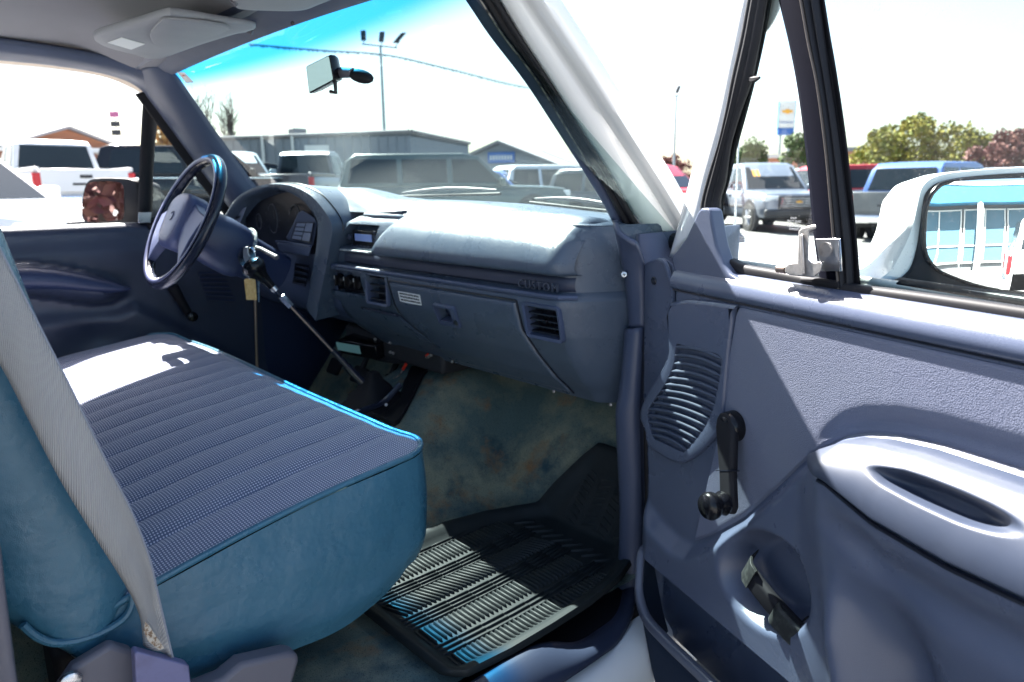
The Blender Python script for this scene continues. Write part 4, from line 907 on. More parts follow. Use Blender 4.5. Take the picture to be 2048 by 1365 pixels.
# ================================================================ passenger door, swung open; s runs from the hinge, w towards the cab
DA = R(70); DH = V(.921, -.105, 0); DK, DZ = .93, .055; ES = V(math.sin(DA), -math.cos(DA), 0); EN = V(-math.cos(DA), -math.sin(DA), 0)
def D(s, z, w=0.): return DH+ES*(s*DK)+EN*w+V(0, 0, DZ+z*DK)
def dp(px, py, w=0.): return at(px, py, n=EN, p=DH+EN*w)
def dsz(px, py, w=0.):
    p = dp(px, py, w); return (p-DH).dot(ES)/DK, (p.z-DZ)/DK
def zt(s): return interp([.34, .355, .39, .424, .47, .527, .637, .95], [.405, .424, .452, .467, .479, .486, .489, .505], s)
def zb(s): return interp([.36, .385, .437, .51, .606, .70, .95], [.424, .424, .424, .403, .396, .400, .415], s)
def zc(s): return interp([-.11, -.062, -.02, .04, .085, .13, .21, .28, .34, .36], [.20, .168, .150, .142, .150, .182, .253, .335, .410, .43], s)
def s_left(z): return interp([.10, .17, .30, .36, .42, .455, .48, .52, .60], [-.075, -.078, -.086, -.084, -.058, -.030, -.016, -.012, -.012], z)
def relief(s, z):
    w = -.024*(1-sstep(s_left(z)-.003, s_left(z)+.008, s))
    lim = zc(s) if s < .35 else zt(s)
    w += .024*sstep(.004, -.035, z-lim)*sstep(-.10, -.03, s)
    arm = sstep(.335, .43, s); d = zt(s)-z
    up = sstep(-.004, .030, d)
    low = zb(s)-z
    fall = 1-.42*sstep(.0, .20, low)-.25*sstep(.15, .42, low)
    inpad = sstep(-.002, .006, z-zb(s))
    w_arm = lerp(.076*up*fall, .034*up, inpad)
    w = lerp(w, max(w_arm, .022*sstep(.35, .25, z)), arm)
    w -= .010*math.exp(-((z-(zt(s)+.018))/.014)**2)*arm                # cove above the armrest
    # belly fold under the armrest
    c = .445+.20*max(0, .27-z); w += .030*math.exp(-((s-c)/.024)**2)*sstep(.33, .20, z) - .046*math.exp(-((s-c-.080)/.045)**2)*sstep(.36, .20, z)
    w -= .020*math.exp(-((low-.055)/.026)**2)*sstep(.40, .50, s)
    # scoop behind the release handle
    a, b = s-.285, z-.190; a, b = a*.92+b*.40, -a*.40+b*.92
    r = math.hypot(a/.106, b/.078); w -= .062*sstep(1.08, .62, r)
    w -= (w+.045)*sstep(.060, .054, z)*sstep(-.085, -.078, s)      # open map pocket below the panel
    return w
ss = sorted(set([lerp(-.105, .98, k/190) for k in range(191)])); zz_ = sorted([lerp(-.13, .6045, k/150) for k in range(151)]+[.053, .055, .0565, .058, .0595, .061])
g = [[D(s, z, relief(s, z)) for s in ss] for z in zz_]
pdoor = obj('passenger_door', MB().sheet(g), M['door_hard'], truck, smooth=80, label='open passenger door with its blue grey inner panel')
# grained vinyl insert
def ins_left(z): return interp([.38, .40, .47, .53, .598], [.150, .143, .147, .156, .166], z)
g = []
def ins_top(s): return interp([.087, .143, .147, .156, .166], [.156, .40, .47, .53, .5985], s)
for k in range(151):
    s = .087+.888*(k/150)**1.3; lo_, hi_ = (zc(s) if s < .345 else zt(s))+.004, ins_top(s); hi_ = max(hi_, lo_+.002); row = []
    for j in range(71):
        z = lerp(lo_, hi_, j/70); row.append(D(s, z, relief(s, z)+.0035*sstep(0, .007, min(z-lo_, hi_-z+.003))-.001*(j == 0)))
    g.append(row)
obj('vinyl_insert', MB().sheet(g), M['door_vinyl'], pdoor, smooth=80)
# upper rail with its corner tab
g = []
for s in [lerp(-.012, .98, k/60) for k in range(61)]:
    g.append([D(s, .6065, -.006), D(s, .6065, .004), D(s, .611, .0075), D(s, .624, .0065), D(s, .636, .000), D(s, .645, -.012), D(s, .650, -.026), D(s, .650, -.036)])
obj('door_rail', MB().sheet(g), M['door_hard'], pdoor, smooth=70)
tabp = [(1343, 534), (1338, 513), (1350, 500), (1368, 474), (1380, 448), (1391, 424), (1397, 417), (1410, 416), (1415, 422), (1420, 450), (1428, 492), (1440, 528), (1454, 548), (1480, 563), (1480, 575), (1365, 590), (1352, 588), (1349, 560)]
q = [dsz(*p) for p in tabp]
mb = MB().loft([[D(s, z, -.03) for s, z in q], [D(s, z, -.004) for s, z in q]]); obj('corner_trim', mb, M['door_hard'], pdoor, bevel=.010, seg=4)
obj('hinge_flange', MB().loft([[dp(*p, w_) for p in ((1290, 527), (1310, 519), (1330, 516), (1346, 530), (1352, 560), (1352, 600), (1350, 690), (1330, 745), (1306, 790), (1288, 812))] for w_ in (-.032, -.020)]), M['door_hard'], pdoor, bevel=.003)
ra_ = [dp(*p, -.010) for p in ((1318, 520), (1330, 526), (1338, 548), (1346, 580), (1348, 640), (1346, 700))]
obj('corner_bead', MB().tube(spline(ra_, 5), .004, 8), M['door_hard'], pdoor)
s0, z0 = dsz(1308, 562); obj('screw_hole', MB().lathe([(.0075, 0), (.0065, .002), (.004, .0005)], dp(1308, 562, -.0195), EN, 16), M['dark'], pdoor)
obj('rail_groove', MB().tube([D(s, .6045, .0005) for s in (-.01, .2, .5, .98)], .0022, 6), M['dark'], pdoor)
seam_ = [D(ins_left(z), z, relief(ins_left(z), z)+.001) for z in [lerp(.598, .41, k/16) for k in range(17)]]
obj('insert_seam', MB().tube(seam_, .0016, 6), M['dark'], pdoor)

# speaker pod: curved outline, slats and dark slots
gl = [(1356, 692), (1345, 740), (1322, 785), (1303, 812), (1299, 830), (1305, 862), (1340, 895), (1366, 910)]; gr = [(1453, 712), (1451, 760), (1447, 805), (1440, 838), (1425, 865), (1405, 890), (1388, 906), (1372, 916)]
pl_ = [(1349, 604), (1346, 690), (1336, 730), (1306, 780), (1290, 812), (1286, 835), (1296, 860), (1302, 890), (1335, 915), (1366, 926), (1385, 920), (1412, 900), (1440, 868), (1452, 835), (1457, 780), (1464, 700), (1474, 620), (1470, 608)]
sp_o = [V(*dsz(*p), 0) for p in pl_]; sp_o = spline(sp_o, 3, True); cs = sum(sp_o, Vector())/len(sp_o)
def spr(k, w): return [D(lerp(cs.x, p.x, k), lerp(cs.y, p.y, k), w) for p in sp_o]
pod_ = obj('speaker_pod', MB().loft([spr(1.0, -.006), spr(1.0, .004), spr(.985, .0075), spr(.96, .0085)], False), M['door_hard'], pdoor, smooth=60)
# pod face with slots left open over a dark cavity
Gl = spline([V(*dsz(*p), 0) for p in gl], 10); Gr = spline([V(*dsz(*p), 0) for p in gr], 10)
obj('speaker_cavity', MB().loft([spr(.95, -.010), spr(.90, -.011)]), M['dark'], pdoor, smooth=0)
NSL = 14; M['slat'] = mat('grille_slat', (.052, .066, .100), .6, spec=.25)
SLl = [(370, 150), (368, 205), (360, 262), (340, 315), (320, 362), (296, 405), (268, 447), (240, 488), (210, 528), (182, 568), (176, 612), (182, 657), (194, 702), (208, 748)]
SLr = [(690, 232), (686, 292), (676, 346), (668, 398), (660, 448), (650, 496), (640, 545), (622, 592), (602, 640), (580, 688), (548, 733), (516, 775), (484, 814), (446, 852)]
def gpt(u, t):
    k = t*NSL-.5; i = max(0, min(NSL-2, int(math.floor(k)))); f_ = k-i
    a = V(*dsz(1250+.293*lerp(SLl[i][0], SLl[i+1][0], f_), 650+.293*lerp(SLl[i][1], SLl[i+1][1], f_)), 0); b_ = V(*dsz(1250+.293*lerp(SLr[i][0], SLr[i+1][0], f_), 650+.293*lerp(SLr[i][1], SLr[i+1][1], f_)), 0)
    p = a.lerp(b_, u); return V(p.x, p.y+.006*math.sin(math.pi*u), 0)
for k in range(NSL):
    t = (k+.5)/NSL; pts_ = [gpt(u, t) for u in [i/10 for i in range(11)]]
    obj('speaker_slat', MB().tube([D(p.x, p.y, .0065) for p in pts_], [.0015]+[.0036]*9+[.0015], 8), M['slat'], pdoor, smooth=60)
# face around the grille
face_o = spr(.965, .0082); gin = [D(p.x, p.y, .0082) for p in ([gpt(0, t) for t in [i/12 for i in range(13)]]+[gpt(1, 1-t) for t in [i/12 for i in range(13)]])]
def resample(loop, n, start):
    L_ = [0]; m = len(loop)
    for i in range(m): L_.append(L_[-1]+(loop[(i+1) % m]-loop[i]).length)
    out = []
    for k in range(n):
        d = L_[-1]*k/n; i = max(j for j in range(m) if L_[j] <= d); out.append(loop[i].lerp(loop[(i+1) % m], (d-L_[i])/max(1e-9, L_[i+1]-L_[i])))
    return out
def by_angle(loop, c, n):
    e = [(math.atan2((p-c).z, (p-c).dot(ES)), p) for p in resample(loop, 400, 0)]; out = []
    for k in range(n):
        a = -math.pi+2*math.pi*k/n; out.append(min(e, key=lambda q: abs((q[0]-a+math.pi) % (2*math.pi)-math.pi))[1])
    return out
cg = sum(gin, Vector())/len(gin); ro, ri = by_angle(face_o, cg, 72), by_angle(gin, cg, 72)
obj('grille_surround', MB().loft([ro, [a.lerp(b, .5)+EN*.001 for a, b in zip(ro, ri)], ri, [p-EN*.010 for p in ri]], False), M['door_hard'], pdoor, smooth=50)
for k in range(2, 12):                                               # webs behind the slots, as the moulding has
    t = (k+1)/NSL
    for u0, u1 in ((.02, .10+.02*(k % 3)), (.78+.02*(k % 2), .98)):
        a, b = gpt(u0, t), gpt(u1, t); obj('slot_web', MB().hexa([D(a.x, a.y-.0055, -.002), D(b.x, b.y-.0055, -.002), D(b.x, b.y+.0055, -.002), D(a.x, a.y+.0055, -.002), D(a.x, a.y-.0055, .002), D(b.x, b.y-.0055, .002), D(b.x, b.y+.0055, .002), D(a.x, a.y+.0055, .002)]), M['door_hard'], pdoor, smooth=0)

# armrest pad with its pull cup
g = []
us = sorted(set([(k/150)**1.25 for k in range(151)])); vs2 = [k/60 for k in range(61)]
for u in us:
    s = lerp(.370, .97, u); a, b = zt(s)+.001, zb(s); row = []
    tip = sstep(0, .10, u)**.5
    for v in vs2:
        vv = v; z = lerp(a, b, vv); z = lerp((a+b)/2, z, tip)
        w = lerp(.040, lerp(.036, .080, vv**.8)+.012*math.sin(math.pi*vv)**.8, tip)
        e = min(vv, 1-vv); w -= .008*(1-sstep(0, .07, e))
        cu = (abs((s-.575)/.090)**2.6+abs((vv-.34)/.150)**2)**.5; w -= .024*sstep(1.05, .30, cu); z -= .010*sstep(1.0, .35, cu)
        row.append(D(s, z, w))
    row = [row[0]-EN*.02]+row+[row[-1]-EN*.02+V(0, 0, .004)]
    g.append(row)
obj('armrest_pad', MB().sheet(g), M['arm'], pdoor, smooth=80, label='smooth armrest pad with a pull cup')
obj('armrest_seam', MB().tube([D(lerp(.425, .97, k/40), zb(lerp(.425, .97, k/40))-.003, .0755) for k in range(41)], .0028, 6), M['dark'], pdoor)

# window crank
c0 = dp(1470, 852, .004); c1 = dp(1474, 985, .022); dn = (c1-c0).normalized()
cap = MB().lathe([(.024, 0), (.023, .012), (.021, .017), (.015, .021), (.003, .022)], c0, EN, 26); wc = obj('window_crank', cap, M['blackgloss'], pdoor, smooth=40)
cf = frame(c0+EN*.010, dn, ES)
obj('crank_arm', MB().loft([[cf(a, b*hw_, c*1.0) for b, c in ((-1, .0), (-1, .008), (-.75, .013), (.75, .013), (1, .008), (1, .0))] for a, hw_ in ((-.020, .008), (-.012, .017), (.0, .0205), (.02, .019), (.065, .0150), (.066, .0145), (.10, .0145), (.118, .015), (.128, .009))]), M['black'], wc, bevel=.002)
obj('crank_joint', MB().box((.0657, 0, .0068), (.0014, .036, .0136), cf), M['dark'], wc, smooth=0)
k0 = cf(.112, 0, .012); kd = -(cf(0, 0, 1)-cf(0, 0, 0)) if (cf(0, 0, 1)-cf(0, 0, 0)).dot(EN) < 0 else (cf(0, 0, 1)-cf(0, 0, 0))
obj('crank_knob', MB().lathe([(.010, -.004), (.0165, 0), (.0185, .006), (.015, .013), (.0145, .016), (.020, .022), (.021, .030), (.017, .037), (.004, .040)], k0, EN, 22), M['blackgloss'], wc, smooth=60)

# release handle in the scoop
def wl(s, z): return relief(s, z)
h0, h1 = dp(1500, 1146, .014), dp(1603, 1246, -.006); hd = (h1-h0).normalized(); hf = frame(h0, hd, V(0, 0, 1)); hn = -1 if (hf(0, 0, 1)-hf(0, 0, 0)).dot(EN) < 0 else 1
L_ = (h1-h0).length
bar = [[hf(a, b, hn*c+cc*hn) for b, c in ((-.017, -.004), (-.017, .004), (-.012, .010), (.010, .010), (.015, .004), (.015, -.004))] for a, cc in ((0, .000), (.02, .006), (.05, .012), (.10, .016), (.14, .012), (L_, -.004))]
hnd = obj('release_handle', MB().loft(bar), M['black'], pdoor, bevel=.003, seg=3, smooth=50, label='black door release lever in its scoop')
hook = [[hf(a, b, hn*c) for b, c in ((-.014, cc), (-.014, cc+.006), (.022, cc+.006), (.022, cc))] for a, cc in ((-.016, -.030), (-.012, -.008), (-.002, .004), (.012, .010))]
M['handle_lit'] = mat('lit_scuffed_plastic', (.018, .020, .021), .5, spec=.25, bump=[('noise', 900, .5, .0006)], var=(120, (.045, .05, .048), .45, .7)); obj('handle_hook', MB().loft(hook), M['handle_lit'], hnd, bevel=.003)  # lit tone of the handle black, with lighter scuff mottling
thumb = [[hf(a, b, hn*c) for b, c in ((-.019, cc-.004), (-.019, cc+.007), (.016, cc+.007), (.016, cc-.004))] for a, cc in ((.060, .016), (.068, .024), (.11, .026), (.15, .012))]
obj('handle_grip', MB().loft(thumb), M['handle_lit'], hnd, bevel=.004)

# map pocket with a hard rim and carpeted wall
rimp = [D(-.074, .062, -.012), D(-.066, .064, .004), D(-.052, .058, .022), D(-.036, .030, .034), D(-.018, -.004, .044), D(.020, -.030, .050), D(.09, -.034, .052), D(.22, -.030, .054), D(.60, -.028, .056), D(.95, -.028, .056)]
rimp = spline(rimp, 6); M['pocket_rim'] = mat('pocket_rim_plastic', (.075, .085, .12), .34, bump=FINE, rvar=.05)
pk = obj('map_pocket', MB().tube(rimp, 1, prof=[(a, b) for a, b in rrect(.020, .015, .005, 3)], up=(0, 0, 1)), M['pocket_rim'], pdoor, smooth=50)
M['pcarpet'] = mat('pocket_carpet', (.022, .032, .055), 1, spec=.1, bump=[('noise', 700, .9, .002)])
obj('pocket_wall', MB().sheet([[p+V(0, 0, -.006)-EN*.004, p+V(0, 0, -.05)-EN*.008, p+V(0, 0, -.13)-EN*.016+ES*.02, p+V(0, 0, -.22)-EN*.03+ES*.05] for p in rimp]), M['pcarpet'], pk, smooth=60, solid=.004)

# --- window frame of the door: white edge, rubber, vent pane, divider post, main pane
WF = -.030
wA = [dp(*p, -.045) for p in ((1468, 0), (1435, 137), (1410, 239), (1379, 362), (1358, 445), (1338, 515))]
wB = [dp(*p, -.028) for p in ((1497, 0), (1468, 144), (1447, 246), (1416, 356), (1403, 414), (1386, 470))]
wC_ = [dp(*p, -.030) for p in ((1534, 0), (1519, 85), (1502, 164), (1485, 219), (1464, 291), (1451, 362), (1440, 403), (1441, 440), (1444, 480), (1456, 518), (1478, 540))]
def extd(c):
    d = (c[0]-c[1]).normalized(); return [c[0]+d*.18]+c
fw = obj('door_frame', MB().sheet(strip(extd(wA), extd(wB), EN*.008)), M['white'], pdoor, smooth=60, solid=.02, off=1)
wB2 = [dp(*p, -.026) for p in ((1497, 0), (1483, 75), (1465, 155), (1452, 225), (1437, 290), (1418, 350), (1404, 405), (1402, 440), (1408, 485), (1425, 530), (1450, 556))]
def sealprof(t): return .35+.65*abs(math.cos(2.5*math.pi*t))
obj('vent_seal', MB().sheet(strip(extd(wB2), extd(wC_), EN*.007, n=14, prof=lambda t: sealprof(t)*math.sin(math.pi*min(1, max(0, t*.94+.03)))**.5)), M['seal'], pdoor, smooth=60, solid=.02, off=1)
bs = [dp(*p, -.028) for p in ((1462, 528), (1490, 541), (1550, 552), (1640, 570), (1690, 580), (1850, 602), (2048, 632), (2500, 705))]
obj('sill_seal', MB().tube(spline(bs, 4), 1, prof=rrect(.018, .020, .006, 3), up=(0, 0, 1)), M['seal'], pdoor, smooth=50)
pL = [dp(*p, -.030) for p in ((1557, 0), (1581, 103), (1599, 205), (1615, 342), (1627, 467), (1641, 572))]
pM = [dp(*p, -.022) for p in ((1606, 0), (1622, 90), (1639, 171), (1657, 308), (1671, 467), (1682, 578))]
pR = [dp(*p, -.030) for p in ((1639, 0), (1650, 75), (1661, 147), (1680, 274), (1702, 467), (1710, 580))]
pL, pM, pR = map(extd, (pL, pM, pR))
obj('vent_post', MB().sheet(strip(pL, pM, EN*.003)), mat('post_paint', (.004, .0045, .010), .7, spec=.03, bump=FINE), pdoor, smooth=60, solid=.02, off=1)
obj('glass_run', MB().sheet(strip(pM, pR, EN*.007, n=12, prof=lambda t: abs(math.sin(2*math.pi*t))*math.sin(math.pi*t)**.3)), M['seal'], pdoor, smooth=60, solid=.016, off=1)
M['runline'] = mat('worn_rubber_edge', (.09, .075, .065), .6); obj('run_edge', MB().tube(spline([p+EN*.004 for p in pM], 5), .0018, 6), M['runline'], pdoor)
vp = [dp(*p, -.040) for p in ((1540, -60), (1560, -60), (1630, 460), (1645, 575), (1478, 548), (1446, 500), (1440, 403), (1470, 290), (1519, 85))]
obj('vent_pane', MB().add(vp, [tuple(range(len(vp)))]), M['glass'], pdoor, smooth=0)
mp = [dp(*p, -.045) for p in ((1632, -90), (1690, 400), (1708, 588), (2080, 645), (2700, 745), (2500, -200))]
obj('window_pane', MB().add(mp, [tuple(range(len(mp)))]), M['glass'], pdoor, smooth=0)
M['haze_print'] = mat('white_glass_print', (.35, .35, .36), .6)
for txt, px, py, sz in (('SOLID', 1587, 437, .0052), ('SAFETY GLASS', 1588, 443, .0052), ('Carlite', 1588, 451, .0105), ('TEMPERED', 1588, 459, .0052)):
    obj('glass_print', text_mesh(txt, frame(dp(px, py, -.0385), ES, V(0, 0, 1)), sz*.8, .0002), M['haze_print'], pdoor, smooth=0)
obj('frame_corner', MB().loft([[dp(*p, w_) for p in ((1528, -40), (1566, -40), (1560, 20), (1548, 45), (1522, 82), (1512, 60))] for w_ in (-.060, -.052)]), M['white'], pdoor, bevel=.003)
obj('torn_seal', MB().tube([dp(1500, 158, -.03), dp(1508, 160, -.026), dp(1519, 156, -.024)], [.004, .005, .002], 6), M['seal'], pdoor)
# cast vent latch and its steel plate
obj('latch_plate', MB().loft([[dp(*p, w_) for p in ((1631, 478), (1680, 477), (1684, 543), (1642, 543))] for w_ in (-.022, -.016)]), M['steel'], pdoor, bevel=.001)
obj('latch_fold', MB().loft([[dp(*p, w_) for p in ((1675, 477), (1681, 477), (1685, 544), (1679, 544))] for w_ in (-.022, -.010)]), M['chrome'], pdoor, bevel=.001)
obj('plate_spot', MB().loft([[dp(1651+14*math.cos(R(t)), 500+15*math.sin(R(t)), w_) for t in range(0, 360, 24)] for w_ in (-.0165, -.0152)]), M['alloy'], pdoor, smooth=0)
lat = MB().loft([[dp(*p, w_) for p in ((1597, 464), (1602, 457), (1629, 449), (1633, 452), (1632, 458), (1618, 463), (1617, 520), (1624, 526), (1640, 523), (1645, 527), (1640, 545), (1628, 555), (1598, 553), (1580, 551), (1570, 545), (1570, 535), (1578, 527), (1595, 526))] for w_ in (-.012, .006)])
la2 = obj('vent_latch', lat, M['alloy'], pdoor, bevel=.003, seg=3, smooth=40, label='cast alloy vent window latch')
a = dp(1571, 540, -.003); obj('latch_pin', MB().lathe([(.0055, 0), (.0055, .012), (.003, .013)], a, -ES+EN*.3, 14), M['bronze'], la2)
obj('latch_rib', MB().loft([[dp(*p, w_) for p in ((1599, 470), (1606, 468), (1610, 550), (1603, 550))] for w_ in (.005, .009)]), M['alloy'], la2, bevel=.0015)
obj('latch_rest', MB().loft([[dp(*p, w_) for p in ((1640, 556), (1680, 562), (1680, 580), (1600, 566), (1598, 556))] for w_ in (-.03, -.016)]), M['black'], pdoor, bevel=.003)
# outer skin of the door
obj('door_skin', MB().sheet([[D(s, z, -.13-.02*math.sin(math.pi*(z+.15)/.8)) for s in [lerp(-.06, 1.06, k/10) for k in range(11)]] for z in [lerp(-.15, .64, j/8) for j in range(9)]]+[[D(s, .652, -.06) for s in [lerp(-.06, 1.06, k/10) for k in range(11)]]]), M['white'], pdoor, smooth=60, solid=.01)
eg = MB(); eg.box((.99, .24, -.065), (.02, .80, .13), frame(DH, ES, V(0, 0, 1))) if False else eg.loft([[D(.985, z, w_) for z, w_ in ((-.13, .03), (.64, 0), (.64, -.06), (.6, -.13), (-.15, -.13))], [D(1.06, z, w_) for z, w_ in ((-.13, -.01), (.64, -.03), (.64, -.06), (.6, -.13), (-.15, -.13))]]); obj('door_edge', eg, M['white'], pdoor, bevel=.004)

# --- outside mirror on the door
NM = V(.80, -.585, .055).normalized(); MC = dp(1960, 470, -.20)
def mp_(px, py, d=0.): return at(px, py, n=NM, p=MC)+NM*d
shell = [(1842, 372), (1868, 352), (1920, 342), (2048, 333), (2180, 332), (2240, 345), (2275, 400), (2285, 500), (2270, 590), (2200, 625), (2048, 622), (1900, 600), (1760, 578), (1735, 573), (1775, 545), (1800, 505), (1820, 460), (1832, 410)]
sh = spline([mp_(*p) for p in shell], 3, True); cm = mp_(2030, 480)
def mr_(k, d): return [cm.lerp(p, k)+NM*d for p in sh]
mir = obj('side_mirror', MB().loft([mr_(.55, -.135), mr_(.80, -.115), mr_(.95, -.07), mr_(1.0, -.03), mr_(1.0, -.006), mr_(.985, .0)], True), M['white'], pdoor, smooth=60, label='large white door mirror')
bz = [(1852, 385), (1875, 366), (1925, 355), (2048, 346), (2180, 346), (2230, 360), (2258, 410), (2265, 500), (2255, 575), (2195, 606), (2048, 602), (1930, 590), (1810, 572), (1790, 566), (1818, 540), (1832, 500), (1840, 450), (1845, 410)]
bz_ = spline([mp_(*p) for p in bz], 3, True); gz = [(1846, 412), (1866, 378), (1905, 364), (2048, 358), (2170, 360), (2215, 372), (2240, 415), (2247, 500), (2235, 560), (2180, 588), (2048, 583), (1960, 572), (1890, 549), (1856, 528), (1842, 500), (1841, 455)]
gz_ = spline([mp_(*p) for p in gz], 3, True)
cg_ = sum(gz_, Vector())/len(gz_)
obj('mirror_bezel', MB().loft([[p+NM*-.004 for p in bz_], [p+NM*.003 for p in bz_], [cm.lerp(p, .985)+NM*.005 for p in bz_]]), M['black'], mir, smooth=50)
obj('mirror_rim', MB().tube([p+NM*.006 for p in gz_], .0035, 8, closed=True), M['blackgloss'], mir)
def dome(k): return [cg_.lerp(p, k)+NM*(.0145-((cg_.lerp(p, k)-cg_).length**2)/(2*1.3)) for p in gz_]
obj('mirror_glass', MB().loft([[p+NM*.002 for p in gz_]]+[dome(k) for k in (1, .9, .8, .7, .6, .5, .4, .3, .2, .1, .02)]), M['mirror'], mir, smooth=60)
M['etch'] = mat('etched_text', (.35, .36, .38), .7); ex_ = (mp_(2100, 560)-mp_(2040, 560)).normalized(); ey_ = NM.cross(ex_)
fr = frame(mp_(2026, 549, .0125), ex_, ey_); obj('mirror_text', text_mesh('OBJECTS IN MIRROR ARE', fr, .011, .0001, align='LEFT'), M['etch'], mir, smooth=0)
fr = frame(mp_(2016, 562, .0120), ex_, ey_); obj('mirror_text', text_mesh('CLOSER THAN THEY APPEAR', fr, .011, .0001, align='LEFT'), M['etch'], mir, smooth=0)
obj('mirror_bracket', MB().loft([[dp(*p, w_) for p in ((1760, 572), (2120, 640), (2120, 600), (1800, 555))] for w_ in (-.21, -.06)]), M['black'], mir, bevel=.01)

# ================================================================ driver door, seen across the cab
DX = -.785
def drel(y, z):
    w = .012*sstep(.66, .60, z); c = .492+.058*sstep(-.50, -.80, y); h = .048*max(0, min(1, (-.50-y)/.12))**.5 if y < -.50 else 0
    if h > 0: w += .065*max(0, 1-((z-c)/h)**2)**.5*sstep(-.50, -.60, y) if abs(z-c) < h else 0
    low = interp([-1.1, -.55, -.50, -.30, -.15], [.47, .45, .47, .33, .20], y); w += .022*sstep(low, low-.05, z)
    w -= .025*math.exp(-((y+.62)/.10)**2-((z-.36)/.07)**2)
    return w
g = [[V(DX+drel(y, z), y, z) for y in [lerp(-1.12, -.10, k/90) for k in range(91)]] for z in [lerp(-.05, .672, k/70) for k in range(71)]]
g.append([V(DX-.012, p.y, .686) for p in g[-1]]); g.append([V(DX-.022, p.y, .690) for p in g[-1]])
ddoor = obj('driver_door', MB().sheet(g), M['shade_toned_plastic'], truck, smooth=80, label='closed driver door with its inner panel toned dark blue for shade')
obj('door_sill', MB().sheet([[V(DX-.022, y, .6905), V(DX-.05, y, .692), V(DX-.085, y, .684), V(DX-.095, y, .60), V(DX-.10, y, .3), V(DX-.08, y, -.16)] for y in [lerp(-1.12, .06, k/12) for k in range(13)]]), M['white'], ddoor, smooth=60)
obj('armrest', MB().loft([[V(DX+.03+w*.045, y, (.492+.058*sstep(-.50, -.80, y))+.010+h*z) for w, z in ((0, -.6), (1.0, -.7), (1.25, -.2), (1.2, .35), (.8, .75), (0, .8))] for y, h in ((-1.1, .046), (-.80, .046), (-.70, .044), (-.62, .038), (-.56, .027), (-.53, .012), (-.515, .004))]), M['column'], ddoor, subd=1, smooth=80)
ck = at(345, 574, x=-.745); ce = at(380, 632, x=-.735)
wc2 = obj('window_crank', MB().tube([ck, ck.lerp(ce, .5), ce], [.018, .014, .012], 12), M['black'], ddoor); obj('crank_knob', MB().lathe([(.014, 0), (.016, .015), (.015, .03), (.006, .034)], ce, (1, 0, 0), 16), M['blackgloss'], wc2)
for k in range(7):
    a = at(396+3*k, 547+8.5*k, x=-.765); b = at(446+4*k, 545+9.5*k, x=-.765); obj('speaker_slat', MB().tube([a, b], .0035, 6), M['column'], ddoor)
# window frame
vq = [[at(*p, x=-.80) for p in ((287, 172), (280, 300), (274, 447))], [at(*p, x=-.80) for p in ((318, 215), (308, 320), (304, 447))]]
obj('vent_post', MB().sheet(strip(vq[0], vq[1], (.012, 0, 0), n=8)), M['black'], ddoor, smooth=60, solid=.012, off=1)
ch_ = [p+V(-.006, .002, 0) for p in pl[1:]]; ch2 = [p+V(-.022, -.030, -.012) for p in pl[1:]]
obj('window_channel', MB().sheet(strip(ch_, ch2, (0, 0, 0))), M['black'], ddoor, smooth=60, solid=.008, off=1)
vq = [at(*p, x=-.805) for p in ((312, 224), (326, 222), (440, 392), (468, 450), (304, 450))]
obj('vent_pane', MB().add(vq, [tuple(range(5))]), M['glass_clean'], ddoor, smooth=0)
fp = [at(*p, x=-.79) for p in ((-120, 118), (0, 126), (150, 141), (230, 158), (290, 188))]; fp2 = [p+V(-.02, 0, .05) for p in fp]
obj('window_frame', MB().sheet(strip(fp, fp2)), M['white'], ddoor, smooth=60, solid=.01, off=1)
obj('window_post', MB().tube([V(-.80, -1.06, .69), V(-.77, -1.08, .95), V(-.735, -1.12, 1.16)], .028, 8), M['black'], ddoor)
obj('vent_catch', MB().loft([[at(*p, x=xx) for p in ((277, 425), (303, 425), (302, 447), (276, 447))] for xx in (-.79, -.772)]), M['steel'], ddoor, bevel=.002)
obj('sill_block', MB().box((-.80, -.20, .685), (.05, .46, .03)), M['black'], ddoor, bevel=.006)
# kick panel below the far hinge
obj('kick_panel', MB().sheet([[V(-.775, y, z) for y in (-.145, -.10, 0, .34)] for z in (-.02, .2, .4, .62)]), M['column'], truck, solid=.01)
obj('door_seal', MB().tube([V(-.760, -.140, -.02), V(-.760, -.138, .2), V(-.762, -.125, .40), V(-.765, -.11, .55)], .005, 8), M['bronze'], truck)
# driver mirror
NM2 = V(.24, -.97, .02).normalized(); C2 = at(210, 405, x=-1.0)
def m2(px, py, d=0): return at(px, py, n=NM2, p=C2)+NM2*d
s2 = spline([m2(*p) for p in ((166, 432), (167, 400), (174, 370), (190, 358), (240, 357), (272, 364), (276, 400), (276, 446), (230, 450), (180, 448))], 3, True); c2 = sum(s2, Vector())/len(s2)
r2 = lambda k, d: [c2.lerp(p, k)+NM2*d for p in s2]
mir2 = obj('side_mirror', MB().loft([r2(.6, -.11), r2(.85, -.09), r2(1.0, -.04), r2(1.02, -.005), r2(.99, .004)]), M['black'], ddoor, smooth=60)
g2_ = spline([m2(*p) for p in ((169, 428), (170, 400), (177, 372), (192, 364), (235, 364), (250, 372), (252, 400), (251, 435), (238, 441), (182, 444))], 3, True)
obj('mirror_glass', MB().loft([[p+NM2*.003 for p in g2_], [p+NM2*.0065 for p in g2_]]), M['mirror'], mir2, smooth=0)
obj('mirror_top', MB().loft([r2(1.03, -.03), r2(1.04, -.010)]), M['white'], mir2, smooth=40)
obj('mirror_arm', MB().tube([c2+V(.06, .05, -.04), V(-.84, -.36, .70)], .022, 8), M['black'], mir2)

